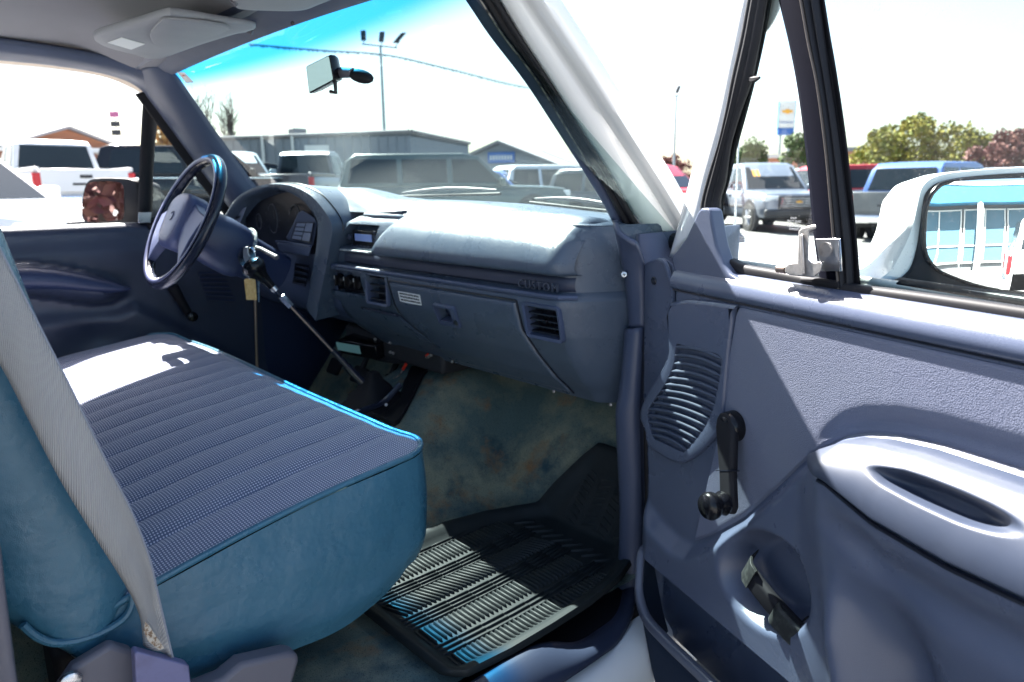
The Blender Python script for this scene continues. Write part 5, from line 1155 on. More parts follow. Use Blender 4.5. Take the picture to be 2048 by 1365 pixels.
# ================================================================ rubber floor mat: loose, so a thing of its own
M['rubber'] = mat('mat_rubber', (.012, .016, .018), .55, spec=.25, bump=[('noise', 300, .15, .0006)], var=(20, (.016, .020, .022), .4, .7))
MY = [-.520, -.507, -.49, -.40, -.30, -.20, -.10, -.03, .0, .05, .10, .135]
ML = [.465, .43, .41, .39, .378, .378, .40, .43, .455, .488, .528, .565]; MR_ = [.785, .808, .822, .830, .830, .826, .812, .788, .760, .738, .735, .73]
def matz(y): return .016+(1.25*max(0, y-.015)+.012*sstep(-.05, .06, y))
rowsY = [lerp(-.520, .135, k/90) for k in range(91)]; g = []
for y in rowsY:
    a, b = interp(MY, ML, y), interp(MY, MR_, y); row = []
    for u in [0, .012, .03, .05, .07, .09]+[lerp(.11, .89, k/24) for k in range(25)]+[.91, .93, .95, .97, .988, 1]:
        x = lerp(a, b, u); e = min(x-a, b-x, (y+.520), (.135-y)); h = .022*sstep(.050, .012, e)
        row.append(V(x, y, matz(y)+h-(.010 if e < 1e-6 else 0)))
    g.append(row)
fm = tag(obj('floor_mat', MB().sheet(g), M['rubber'], smooth=60, solid=.004, loc=(0, 0, FZ)), 'black ribbed rubber floor mat in the passenger footwell', 'floor mat')
def rib(mb, a, b, w, h):
    """a rounded raised bar from a to b (x, y)"""
    a, b = Vector((*a, 0)), Vector((*b, 0)); d = (b-a).normalized(); n = V(-d.y, d.x, 0)
    secs = []
    for p, k in ((a, .45), (a+d*w*.5, 1), (b-d*w*.5, 1), (b, .45)):
        z = matz(p.y); secs.append([V(p.x, p.y, z-.001)+n*(-w/2*k), V(p.x, p.y, z+h*k*.8)+n*(-w*.32*k), V(p.x, p.y, z+h*k)+n*(0), V(p.x, p.y, z+h*k*.8)+n*(w*.32*k), V(p.x, p.y, z-.001)+n*(w/2*k)])
    mb.loft(secs)
ribs = MB(); x = .425; kind_ = 0
bands = [('b', .408, .432), ('a', .440, .498), ('b', .506, .540), ('d', .548, .604), ('b', .612, .646), ('a', .654, .708), ('b', .716, .742), ('a', .748, .792)]
for kd_, x0, x1 in bands:
    y0, y1 = (-.478, -.085) if kd_ != 'b' else (-.482, -.06)
    if kd_ == 'b':
        n = max(3, int((x1-x0)/.0085))
        for k in range(n):
            xx = lerp(x0, x1, k/(n-1)); pts_ = [(xx+.006*math.sin((y_+.45)*9), y_) for y_ in [lerp(y0, y1, q/8) for q in range(9)]]
            for p_, q_ in zip(pts_[:-1], pts_[1:]): rib(ribs, p_, q_, .0042, .0045)
    else:
        y_ = y0; slant = .0 if kd_ == 'a' else .022
        while y_ < y1:
            rib(ribs, (x0, y_), (x1, y_+slant), .0062, .0062); y_ += .0108
for k in range(9): rib(ribs, (.47+.03*k, -.065), (.50+.03*k, -.025), .005, .005)
for j in range(4):
    xa = .56+.045*j
    for k in range(11):
        y_ = .022+.0095*k; rib(ribs, (xa+.2*0, y_), (xa+(.030 if j % 2 else .026), y_+.006*(1 if j % 2 else -1)), .0045, .0045)
    for k in range(3): rib(ribs, (xa-.012+.004*k, .02), (xa-.010+.004*k, .12), .0022, .003)
obj('tread_ribs', ribs, M['rubber'], fm, smooth=50, kind='stuff')
# ================================================================ the lot around the truck (world heights from the ground)
def wp(px, py, d):
    """world point on a sight line at horizontal distance d"""
    r = _r*((px-1024)/FPX) - _u*((py-682.5)/FPX) + _d; t = d/math.hypot(r.x, r.y); p = CAM+r*t; return V(p.x, p.y, p.z+FZ)
def gz(x, y):
    return .040*max(0, -x-2.5)*sstep(-2.5, -9, x)*(1-.75*sstep(5, 24, y))
def gp(px, d):
    p = wp(px, 400, d); return V(p.x, p.y, gz(p.x, p.y))
M['lot'] = mat('pale_concrete', (.20, .197, .19), .9, bump=[('noise', 60, .3, .004)], var=(.6, (.165, .162, .158), .35, .65))
gx_ = [-420, -200, -120, -80]+[-60+2.5*k for k in range(38)]+[40, 70, 120, 250, 420]; gy_ = [-420, -200, -90, -50]+[-30+3*k for k in range(40)]+[100, 140, 220, 420]
tag(obj('ground', MB().sheet([[V(x, y, gz(x, y)) for x in gx_] for y in gy_]), M['lot'], smooth=80), 'pale concrete car lot', kind='structure')
M['line'] = mat('lot_paint', (.75, .74, .70), .8)

# ---------------------------------------------------------------- vehicles
def paint(name, c, r=.3): return mat(name, c, r, spec=.3, coat=.25)
PT = {'white': paint('paint_white', (.75, .75, .74)), 'black': paint('paint_black', (.010, .010, .012), .15), 'silver': mat('paint_silver', (.42, .44, .47), .28, metal=.55, coat=.6),
      'grey': mat('paint_grey', (.085, .085, .10), .3, metal=.35, coat=.6), 'green': mat('paint_green', (.075, .105, .10), .3, metal=.3, coat=.6), 'steel': mat('paint_steel', (.20, .23, .28), .3, metal=.4, coat=.4), 'red': paint('paint_red', (.42, .02, .03)),
      'blue': paint('paint_blue', (.07, .14, .36)), 'paleblue': mat('paint_pale_blue', (.38, .46, .52), .3, metal=.3, coat=.6), 'graphite': mat('paint_graphite', (.13, .14, .15), .3, metal=.4, coat=.6)}
M['tyre'] = mat('tyre', (.018, .018, .018), .85); M['autoglass'] = mat('car_glass', (.012, .018, .022), .08, spec=.35); M['tail'] = mat('tail_lamp', (.55, .015, .02), .2); M['lamp'] = mat('head_lamp', (.75, .78, .8), .1)
M['bumper'] = mat('dark_bumper', (.03, .03, .033), .5); M['plate'] = mat('plate', (.7, .7, .7), .5); M['amber'] = mat('windshield_price', (.85, .42, .05), .6)
def car(kind, pm, loc, rz, label, L=5.3, W_=2.0, H=1.9, group='vehicles parked on the lot', sticker=False, grille='bars', chrome_belt=False, scale_parts=True, cap=False, nm=None):
    name = nm or {'suv': 'parked_suv', 'pickup': 'parked_pickup', 'van': 'parked_van'}[kind]
    o = tag(empty(name, loc, rz), label, {'suv': 'suv', 'pickup': 'pickup truck', 'van': 'van'}[kind], group)
    hl, hw = L/2, W_/2; belt = .60*H; hood = .585*H; zb_ = .20*H
    cowl = .22*L if kind != 'van' else .36*L; cabr = -hl+.10 if kind != 'pickup' else -.10*L
    bedz = .60*H
    st_ = [(-hl, .34*H, belt*.96 if kind != 'pickup' else bedz, hw*.93), (-hl+.06, .24*H, belt if kind != 'pickup' else bedz, hw*.985), (-hl+.9, zb_, belt if kind != 'pickup' else bedz, hw), (cabr, zb_, belt, hw), (cowl, zb_, belt, hw), (cowl+.12, zb_, hood+.01, hw), (hl-.55, zb_, hood-.02, hw*.985), (hl-.12, .22*H, hood-.07, hw*.95), (hl, .26*H, hood-.20, hw*.86)]
    secs = []
    for l, a, b, w in st_:
        m_ = (a+b)/2
        secs.append([V(l, -w*.93, a), V(l, -w, a+.10), V(l, -w*1.0, m_), V(l, -w*.985, b-.10), V(l, -w*.93, b-.02), V(l, -w*.80, b), V(l, w*.80, b), V(l, w*.93, b-.02), V(l, w*.985, b-.10), V(l, w, m_), V(l, w, a+.10), V(l, w*.93, a)])
    body = obj('body', MB().loft(secs), pm, o, smooth=40, bevel=.02)
    # greenhouse with tumblehome
    if kind == 'pickup': prof = [(cabr, belt-.03), (cabr+.06, H*.93), (cabr+.22, H*.985), (cowl-1.05, H), (cowl-.75, H*.965), (cowl+.03, belt-.03)]
    elif kind == 'suv': prof = [(-hl+.05, belt-.03), (-hl+.22, H*.90), (-hl+.45, H*.985), (cowl-1.1, H), (cowl-.75, H*.965), (cowl+.05, belt-.03)]
    else: prof = [(-hl+.03, belt-.03), (-hl+.10, H*.95), (-hl+.3, H), (cowl-.9, H), (cowl-.6, H*.97), (cowl+.25, belt-.03)]
    def gw(z): return hw*lerp(.94, .76, max(0, min(1, (z-belt)/(H-belt))))
    gh = MB(); gh.loft([[V(l, -gw(z), z) for l, z in prof], [V(l, -gw(z)*.6, z+.02*(z > H*.9)) for l, z in prof], [V(l, gw(z)*.6, z+.02*(z > H*.9)) for l, z in prof], [V(l, gw(z), z) for l, z in prof]])
    obj('cabin', gh, pm, o, smooth=40, bevel=.03, seg=3)
    fl_, fz = prof[-1]; tl_, tz_ = prof[-2]
    z0, z1 = belt+.05, H*.925
    def fx(z): return lerp(fl_, tl_, (z-fz)/(tz_-fz))
    def rx(z): return lerp(prof[0][0], prof[1][0], (z-prof[0][1])/(prof[1][1]-prof[0][1]))
    cuts = [rx(z0)+.16, None, None, fx(z0)-.16]
    if kind == 'pickup': spans = [(rx(z0)+.12, lerp(rx(z0), fx(z0), .45)), (lerp(rx(z0), fx(z0), .50), fx(z0)-.18)]
    else: spans = [(rx(z0)+.16, lerp(rx(z0), fx(z0), .33)), (lerp(rx(z0), fx(z0), .36), lerp(rx(z0), fx(z0), .63)), (lerp(rx(z0), fx(z0), .66), fx(z0)-.18)]
    for sy in (-1, 1):
        for i, (a, b) in enumerate(spans):
            a2 = max(a, rx(z1)+.12) if i == 0 else a; b2 = min(b, fx(z1)-.10) if i == len(spans)-1 else b
            q = [V(a, sy*(gw(z0)+.006), z0), V(b, sy*(gw(z0)+.006), z0), V(b2, sy*(gw(z1)+.006), z1), V(a2, sy*(gw(z1)+.006), z1)]
            obj('side_window', MB().loft([q, [p+V(0, -sy*.02, 0) for p in q]]), M['autoglass'], o, bevel=.006)
    q = [V(fx(z)+.012, y*gw(z)*.90, z) for z, y in ((z0-.02, -1), (z0-.02, 1), (H*.94, 1), (H*.94, -1))]; ws_ = obj('windshield', MB().loft([q, [p+V(-.02, 0, 0) for p in q]]), M['autoglass'], o, bevel=.006)
    if sticker:
        for dy in (-.06, .06): obj('price_sticker', MB().loft([[V(fx(z)+.016+k, -gw(z)*.55*0-hw*.45+dy+y, z) for z, y in ((H*.80, -.04), (H*.80, .04), (H*.90, .04), (H*.90, -.04))] for k in (0, .004)]), M['amber'], ws_, smooth=0)
    q = [V(rx(z)-.012, y*gw(z)*.86, z) for z, y in ((z0+.04, -1), (z0+.04, 1), (z1, 1), (z1, -1))]; obj('rear_window', MB().loft([q, [p+V(.02, 0, 0) for p in q]]), M['autoglass'], o, bevel=.006)
    if kind == 'pickup' and not cap:
        obj('bed_floor', MB().box((lerp(-hl, cabr, .5), 0, bedz+.003), (cabr+hl-.16, W_*.80, .008)), M['bumper'], o, smooth=0)
        for sy in (-1, 1): obj('bed_rail', MB().box((lerp(-hl, cabr, .5), sy*hw*.90, bedz+.03), (cabr+hl-.02, .12, .09)), pm, o, bevel=.02)
        obj('tailgate', MB().box((-hl-.012, 0, lerp(.36*H, bedz, .5)+.03), (.05, W_*.84, bedz-.36*H+.02)), pm, o, bevel=.02)
        obj('gate_handle', MB().box((-hl-.042, 0, bedz-.12), (.02, .24, .07)), M['bumper'], o, bevel=.008)
        obj('gate_badge', MB().box((-hl-.040, 0, bedz-.28), (.012, .55, .05)), M['bumper'], o, bevel=.006)
    if cap:
        cp = [(-hl+.02, bedz-.02), (-hl+.28, H*.95), (-hl+.5, H*.985), (cabr-.02, H*.985), (cabr-.02, bedz-.02)]
        ct = obj('bed_cap', MB().loft([[V(l, -gw(z), z) for l, z in cp], [V(l, gw(z), z) for l, z in cp]]), pm, o, bevel=.03, smooth=40)
        for sy in (-1, 1):
            q = [V(-hl+.38, sy*(gw(z0)+.006), z0), V(cabr-.14, sy*(gw(z0)+.006), z0), V(cabr-.14, sy*(gw(z1)+.006), z1), V(-hl+.52, sy*(gw(z1)+.006), z1)]; obj('cap_window', MB().loft([q, [p+V(0, -sy*.02, 0) for p in q]]), M['autoglass'], ct, bevel=.006)
    if chrome_belt:
        for sy in (-1, 1): obj('chrome_strip', MB().box((0, sy*(hw*.985), belt-.09), (L*.94, .03, .035)), M['chrome'], o, bevel=.006)
    # lamps, grille, bumpers, plates, mirrors, handles
    for sy in (-1, 1):
        obj('tail_light', MB().box((-hl+.03, sy*hw*.905, belt-.22), (.10, .16, .36)), M['tail'], o, bevel=.02)
        obj('headlight', MB().box((hl-.10, sy*hw*.74, hood-.20), (.20, .40, .15)), M['lamp'], o, bevel=.03)
        obj('door_mirror', MB().box((cowl-.20, sy*(hw+.10), belt+.07), (.12, .22, .18)), pm if kind != 'pickup' else M['bumper'], o, bevel=.03)
        for dl in (cowl-1.05, cowl-2.0):
            if dl > cabr: obj('door_handle', MB().box((dl, sy*(hw+.004), belt-.14), (.18, .03, .035)), pm, o, bevel=.01)
        obj('side_moulding', MB().box((.1, sy*(hw+.004), .36*H), (L*.42, .03, .06)), M['bumper'], o, bevel=.01)
    gr_ = obj('grille', MB().box((hl-.02, 0, hood-.31), (.12, W_*.56, .36)), M['bumper'], o, bevel=.02)
    for k in range(4): obj('grille_bar', MB().box((hl+.034, 0, hood-.40+.066*k), (.016, W_*.50, .02)), M['chrome'], gr_, bevel=.004)
    obj('grille_emblem', MB().prism([(-.09, -.02), (-.03, -.02), (-.03, -.035), (.03, -.035), (.03, -.02), (.09, -.02), (.09, .02), (.03, .02), (.03, .035), (-.03, .035), (-.03, .02), (-.09, .02)], frame(V(hl+.045, 0, hood-.29), (0, 1, 0), (0, 0, 1)), 0, .01), M['amber'], gr_)
    obj('front_bumper', MB().box((hl-.02, 0, .28*H), (.16, W_*.92, .20)), M['bumper'] if kind != 'pickup' else M['chrome'], o, bevel=.05, seg=3)
    rb_ = obj('rear_bumper', MB().box((-hl-.03, 0, .29*H), (.18, W_*.94, .19)), M['chrome'] if kind == 'pickup' else pm, o, bevel=.04, seg=3)
    obj('plate', MB().box((-hl-.125, 0, .30*H), (.012, .32, .14)), M['plate'], rb_, bevel=.004)
    rw = .205*H; wx = (-hl+.21*L, hl-.175*L)
    for l in wx:
        for sy in (-1, 1):
            c = V(l, sy*(hw-.12), rw)
            obj('wheel_arch', MB().lathe([(rw*1.22, 0), (rw*1.22, .135), (rw*1.10, .137)], V(l, sy*(hw-.13), rw+.03), (0, sy, 0), 26), M['bumper'], o)
            w_ = obj('wheel', MB().lathe([(rw*.6, -.06), (rw*.94, -.06), (rw, -.03), (rw, .11), (rw*.94, .15), (rw*.66, .155), (rw*.62, .13)], c, (0, sy, 0), 28), M['tyre'], o)
            rm_ = MB().lathe([(rw*.64, 0), (rw*.62, .02), (rw*.5, .005), (rw*.12, .03), (rw*.05, .032)], c+V(0, sy*.12, 0), (0, sy, 0), 24); obj('rim', rm_, M['silverrim'], w_)
            for k in range(6):
                a = 2*math.pi*k/6; obj('rim_spoke', MB().tube([c+V(0, sy*.155, 0), c+V(rw*.58*math.cos(a), sy*.14, rw*.58*math.sin(a))], [rw*.12, rw*.09], 6), M['silverrim'], w_)
    obj('underbody', MB().box((0, 0, .22*H), (L*.9, W_*.84, .16)), M['tyre'], o)
    return o
M['silverrim'] = mat('alloy_rim', (.6, .6, .62), .3, metal=.8)
def facing(px, d, off): 
    """heading so that the vehicle points off degrees to the right of straight away from the viewer"""
    p = wp(px, 400, d); return math.atan2(p.y-CAM.y, p.x-CAM.x)-R(off)
def place(kind, pm, px, d, off, label, **k): return car(kind, PT[pm], gp(px, d), facing(px, d, off), label, **k)
place('pickup', 'white', 112, 21, -12, 'white pickup seen from behind, tailgate and red lamp showing', H=1.95, L=5.8)
place('pickup', 'black', 420, 22, 84, 'black pickup with a bed cap and chrome side strip beyond the steering wheel', H=1.92, L=5.6, cap=True, chrome_belt=True)
place('suv', 'white', -235, 9.5, 140, 'white suv cut off by the picture edge beside the driver window', H=1.85, L=5.0)
place('suv', 'paleblue', 470, 27, 165, 'pale blue suv half hidden behind the far windshield pillar', H=1.9, L=5.0)
place('pickup', 'grey', 625, 24, 18, 'grey pickup with a red tail lamp in front of the long grey building', H=1.95, L=5.6)
place('suv', 'green', 905, 18.5, 80, 'large dark green suv parked side on beyond the windshield', H=1.85, L=5.7, sticker=True)
place('suv', 'white', 1120, 25, 60, 'white suv in front of the gabled houses', H=1.85, L=5.0)
place('suv', 'blue', 1010, 24, 120, 'blue suv low behind the dark green one', H=1.6, L=4.6)
place('pickup', 'red', 1305, 25, 120, 'red pickup between the two white pillars', H=1.93, L=5.6, sticker=True)
place('suv', 'steel', 1520, 23.5, 158, 'silver suv with black grille facing the vent window', H=1.93, L=5.3, sticker=True)
place('suv', 'white', 1612, 28, 140, 'white suv parked behind the silver one', H=1.85, L=5.0)
place('pickup', 'graphite', 1830, 22, 10, 'dark grey pickup with a red tail lamp beyond the door glass', H=1.93, L=5.7)
place('suv', 'blue', 1880, 22, 20, 'bright blue suv behind the dark grey pickup', H=1.9, L=5.0)
place('suv', 'red', 1735, 27, 60, 'red suv roof showing above the dark grey pickup', H=1.95, L=4.9)

place('suv', 'black', 545, 34, 95, 'black suv low in front of the grey building wall', H=1.75, L=4.8)
place('suv', 'silver', 770, 33, 80, 'silver suv seen over the roof of the dark green one', H=1.85, L=4.9)
place('pickup', 'white', 1215, 30, 75, 'white pickup behind the lower windshield corner', H=1.9, L=5.5)
place('suv', 'graphite', 1265, 21, 110, 'dark grey suv just left of the red pickup', H=1.7, L=4.7)
place('suv', 'silver', 2000, 26, 25, 'silver suv beyond the top of the door mirror', H=1.8, L=4.8)

car('suv', PT['white'], V(8.8, 3.0, 0), R(90), 'white suv added for the door mirror, its reflection standing in for the cab side', L=5.2, H=1.95)  # added car, placed so its reflection imitates the truck's own white body

# ---------------------------------------------------------------- buildings
M['metal_wall'] = mat('grey_metal_wall', (.20, .225, .26), .6, var=(.5, (.23, .25, .28), .35, .65)); M['roof_grey'] = mat('grey_shingle', (.22, .21, .22), .9, var=(4, (.27, .26, .27), .35, .65)); M['brick_far'] = mat('brown_brick_wall', (.30, .13, .075), .9)
M['trimw'] = mat('white_trim', (.72, .72, .70), .6); M['signblue'] = mat('blue_sign', (.02, .12, .42), .5); M['adobe'] = mat('terracotta_wall', (.50, .24, .14), .9); M['fascia'] = mat('pale_blue_fascia', (.17, .46, .66), .5)
def wall_between(a, b, h, t=.3):
    a, b = Vector(a), Vector(b); d = (b-a).normalized(); n = V(-d.y, d.x, 0); return a, b, d, n
# long grey building: nearest corner at 820
cA = wp(820, 263, 41); cL = wp(440, 277, 46); cR = wp(937, 291, 52); zt_ = cA.z
bld = tag(empty('warehouse', (cA.x, cA.y, 0)), 'long low grey metal building with an overhead door behind the parked cars', 'building')
def rel(p): return V(p.x-cA.x, p.y-cA.y, p.z)
def quadwall(a, b, z0, z1, th, m, name, par):
    a, b = V(a.x, a.y, 0), V(b.x, b.y, 0); d = (b-a).normalized(); n = V(d.y, -d.x, 0)
    if (a+n-V(CAM.x-cA.x, CAM.y-cA.y, 0)).length > (a-V(CAM.x-cA.x, CAM.y-cA.y, 0)).length: n = -n
    return obj(name, MB().loft([[a+V(0, 0, z0), b+V(0, 0, z0), b+V(0, 0, z1), a+V(0, 0, z1)], [a-n*th+V(0, 0, z0), b-n*th+V(0, 0, z0), b-n*th+V(0, 0, z1), a-n*th+V(0, 0, z1)]]), m, par), n, d
w1, n1, d1 = quadwall(rel(cA), rel(cL), 0, zt_, .3, M['metal_wall'], 'wall', bld); w2, n2, d2 = quadwall(rel(cA), rel(cR), 0, zt_, .3, M['metal_wall'], 'wall', bld)
far = rel(cL)+rel(cR); obj('roof', MB().loft([[V(p.x, p.y, zt_-.25) for p in (V(0, 0, 0), rel(cL), far, rel(cR))], [V(p.x, p.y, zt_-.15) for p in (V(0, 0, 0), rel(cL), far, rel(cR))]]), M['roof_grey'], bld)
obj('eave_trim', MB().tube([rel(cL)+n1*.1, V(0, 0, zt_)+n1*.1], .10, 6), M['roof_grey'], bld); obj('eave_trim', MB().tube([V(rel(cR).x, rel(cR).y, zt_)+n2*.1, V(0, 0, zt_)+n2*.1], .10, 6), M['roof_grey'], bld)
def onwall(px, py):                                                  # point of the front wall on a sight line
    return at(px, py, n=n1, p=V(cA.x, cA.y, 0))-V(cA.x, cA.y, -FZ)
q = [onwall(*p) for p in ((610, 291), (658, 291), (658, 372), (610, 372))]; obj('overhead_door', MB().loft([[p+n1*.06 for p in q], [p+n1*.0 for p in q]]), M['trimw'], bld)
for px in (526, 586):
    a = onwall(px, 272); obj('downpipe', MB().tube([a+n1*.12, V(a.x, a.y, 0)+n1*.12], .09, 6), M['trimw'], bld)
a = onwall(570, 266); obj('roof_unit', MB().box((a.x-n1.x*1.5, a.y-n1.y*1.5, zt_+.05), (.8, .8, .75)), M['roof_grey'], bld, bevel=.05)
for k in range(22): a = rel(cL)*(k+.5)/22; obj('wall_rib', MB().box((a.x+n1.x*.02, a.y+n1.y*.02, zt_/2), (.06, .06, zt_-.3)), M['metal_wall'], bld, smooth=0)
def gabled(px, d, w, h, rise, depth, yaw_off, label, wallm, sign=False, nm='gabled_house'):
    p = wp(px, 380, d); o = tag(empty(nm, (p.x, p.y, 0), facing(px, d, 0)-math.pi/2+R(yaw_off)), label, 'building')
    obj('wall', MB().loft([[V(-w/2, y, 0), V(w/2, y, 0), V(w/2, y, h), V(0, y, h+rise), V(-w/2, y, h)] for y in (0, depth)]), wallm, o, smooth=0)
    for sx in (-1, 1): obj('roof', MB().loft([[V(sx*(w/2+.5), y, h-.5*rise/(w/2)*1+.03), V(0, y, h+rise+.06), V(0, y, h+rise+.28), V(sx*(w/2+.5), y, h+.2-.5*rise/(w/2))] for y in (-.5, depth+.5)]), M['roof_grey'], o, smooth=0)
    for x in (-w*.3, w*.3):
        wdw = obj('window', MB().box((x, -.02, h*.5), (1.2, .06, 1.2)), M['autoglass'], o, bevel=.01); obj('window_frame', MB().box((x, -.01, h*.5), (1.4, .04, 1.4)), M['trimw'], wdw)
    if sign: obj('sign_board', MB().box((w*.02, -.10, h+rise*.36), (w*.26, .12, .85)), M['signblue'], o, bevel=.03); [obj('sign_stroke', MB().box((w*.02-.85+.24*k, -.17, h+rise*.36), (.14, .02, .34)), M['trimw'], o) for k in range(8)]
    return o
gabled(1000, 58, 8.6, 3.1, 1.6, 12, -18, 'grey gabled building with a blue sign in its gable', M['metal_wall'], True)
gabled(1085, 66, 7.0, 3.0, 1.3, 12, -18, 'plain grey gabled building beside the one with the blue sign', M['metal_wall'])
lb_ = gabled(150, 70, 9.5, 2.6, 1.5, 10, 28, 'low brown brick building with a grey roof behind the white pickup', M['brick_far'], nm='brick_building')
lb_.location.z = 2.2
obj('porch_roof', MB().box((0, -1.2, 2.4), (10.4, 2.4, .35)), M['trimw'], lb_, bevel=.03)
p = wp(1530, 372, 75); tb = tag(empty('terracotta_building', (p.x, p.y, 0), facing(1530, 75, 0)-math.pi/2), 'small terracotta building between the two round green trees', 'building'); obj('wall', MB().box((0, 2, 2), (6, 4, 4)), M['adobe'], tb); obj('parapet', MB().box((0, 2, 4.05), (6.3, 4.3, .35)), M['trimw'], tb); obj('door', MB().box((-.8, -.02, 1.1), (1, .06, 2.2)), M['autoglass'], tb)
p = wp(1700, 372, 70); tb = tag(empty('terracotta_building', (p.x, p.y, 0), facing(1700, 70, 0)-math.pi/2), 'terracotta building low behind the yellow green tree', 'building'); obj('wall', MB().box((0, 2, 2.1), (7, 4, 4.2)), M['adobe'], tb); obj('parapet', MB().box((0, 2, 4.3), (7.3, 4.3, .35)), M['roof_grey'], tb)

# showroom on the passenger side: seen in the door mirror, and it throws light back into the cab
M['showwall'] = mat('showroom_wall', (.20, .21, .22), .8); M['showfascia'] = mat('showroom_fascia', (.04, .22, .38), .5)
sh_ = tag(empty('showroom', (24, 7.5, 0), R(-20)), 'showroom with pale blue fascia and big windows reflected in the door mirror', 'building')
obj('wall', MB().box((.3, 0, 2.4), (.5, 26, 4.8)), M['showwall'], sh_, bevel=.02)
obj('fascia', MB().box((-.5, 0, 4.0), (1.4, 26, .9)), M['showfascia'], sh_, bevel=.03); obj('fascia_cap', MB().box((-.5, 0, 4.52), (1.5, 26.2, .12)), M['trimw'], sh_)
M['showglass'] = mat('showroom_glass', (.085, .17, .23), .25, spec=.3)
for k in range(9):
    y = -11.2+2.8*k; pn = obj('window', MB().box((-.02, y, 1.85), (.1, 2.6, 2.9)), M['showglass'], sh_, bevel=.01)
    for yy in (-1.3, 0, 1.3): obj('mullion', MB().box((-.10, y+yy, 1.85), (.10, .07, 2.95)), M['trimw'], pn)
    for zz in (.42, 1.35, 3.28): obj('transom', MB().box((-.10, y, zz), (.10, 2.7, .07)), M['trimw'], pn)
for k in range(4): obj('column', MB().lathe([(.20, 0), (.20, 3.6)], V(-1.0, -9+6*k, 0), (0, 0, 1), 16), M['trimw'], sh_)

# ---------------------------------------------------------------- lamp posts, sign, bunting
M['galv'] = mat('galvanised_post', (.30, .36, .38), .5, metal=.3)
def lamp_post(px, ptop, d, heads, label):
    b = gp(px, d); top = wp(px, ptop, d).z-b.z; o = tag(empty('lamp_post', b), label, 'lamp post', 'lamp posts over the lot')
    obj('pole', MB().tube([V(0, 0, 0), V(0, 0, top)], [.12, .07], 10), M['galv'], o); rr_ = V(_r.x, _r.y, 0).normalized()
    obj('crossarm', MB().tube([rr_*-1.05, rr_*1.05] if False else [V(0, 0, top)+rr_*-1.05+V(0, 0, .10), V(0, 0, top)+rr_*.95+V(0, 0, -.12)], .05, 8), M['galv'], o)
    for dx, tilt in heads:
        c = V(0, 0, top-.08*dx)+rr_*dx; obj('lamp_head', MB().loft([[c+rr_*(tilt*.35*t-.14+a)+V(0, 0, .20+.55*t)+V(-rr_.y, rr_.x, 0)*bb for a, bb in ((0, -.10), (.28, -.10), (.28, .10), (0, .10))] for t in (0, 1)]), M['bumper'], o, bevel=.03)
        obj('lamp_bracket', MB().tube([c, c+rr_*(tilt*.18)+V(0, 0, .30)], .03, 6), M['galv'], o)
    return o
lamp_post(775, 92, 44, ((-.95, 0), (.05, .25), (.85, 1.5)), 'tall lamp post with three flood lamps beyond the windshield')
lamp_post(1345, 192, 62, ((0, .6),), 'lamp post with a single flood lamp behind the red pickup')
b = gp(1561, 88); tz1 = wp(1563, 211, 88).z; tz0 = wp(1563, 263, 88).z
sg = tag(empty('pole_sign', b, facing(1561, 88, 0)-math.pi/2+R(20)), 'tall white and blue dealer sign on twin posts', 'sign')
sg['label'] = 'tall white pole sign with a gold emblem on twin posts'
hS = tz1-tz0; obj('sign_panel', MB().box((0, 0, (tz0+tz1)/2), (1.75, .5, hS)), M['trimw'], sg, bevel=.05); obj('panel_edge', MB().box((0, .05, (tz0+tz1)/2), (1.95, .42, hS+.12)), M['fascia'], sg, bevel=.03)
fr = frame(V(0, -.262, tz0+hS*.62), (1, 0, 0), (0, 0, 1)); obj('emblem', MB().prism([(-.55, -.14), (-.22, -.14), (-.17, -.25), (.22, -.25), (.20, -.14), (.60, -.14), (.55, .14), (.22, .14), (.17, .25), (-.22, .25), (-.20, .14), (-.60, .14)], fr, 0, .03), M['amber'], sg)
obj('sign_text', text_mesh('CHEVROLET', frame(V(0, -.262, tz0+hS*.20), (1, 0, 0), (0, 0, 1)), .30, .01), M['signblue'], sg, smooth=0)
obj('name_panel', MB().box((0, 0, tz0-.42), (1.75, .5, .75)), M['signblue'], sg, bevel=.04)
for sx in (-.5, .5): obj('post', MB().tube([V(sx, 0, 0), V(sx, 0, tz0-.6)], .14, 10), M['galv'], sg)
b = gp(250, 30); sp_ = tag(empty('sign_post', b), 'thin post with three small boards above the driver window sill', 'sign'); zz = [wp(250, y, 30).z-b.z for y in (230, 249, 266)]
obj('post', MB().tube([V(0, 0, 0), V(0, 0, zz[0]+.2)], .018, 6), mat('thin_white_post', (.8, .8, .8), .5), sp_); f3 = frame(V(0, 0, 0), V(_r.x, _r.y, 0), V(0, 0, 1))
for z_, m_ in zip(zz, (mat('pink_board', (.45, .12, .25), .6), M['bumper'], M['bumper'])): obj('board', MB().box((0, z_, .03), (.34, .20, .03), f3), m_, sp_, bevel=.01)
def bunting(pts, label):
    P = spline([wp(*p) for p in pts], 16); o = tag(obj('bunting_line', MB().tube(P, .015, 5), M['galv']), label, 'bunting', 'tinsel lines strung over the lot')
    mb = MB(); random.seed(11)
    for i in range(len(P)-1):
        for t in (0, .33, .66):
            p = P[i].lerp(P[i+1], t); d = (P[i+1]-P[i]).normalized()*.09; h = random.uniform(.08, .18); mb.add([p-d, p+d, p+V(random.uniform(-.05, .05), 0, -h)], [(0, 1, 2)])
    c = obj('pennants', mb, M['galv'], o, kind='stuff', smooth=0)
bunting([(500, 88, 38), (640, 100, 40), (775, 110, 43), (900, 138, 46), (1050, 174, 50), (1200, 191, 56), (1345, 197, 62)], 'tinsel line strung between the two lamp posts')
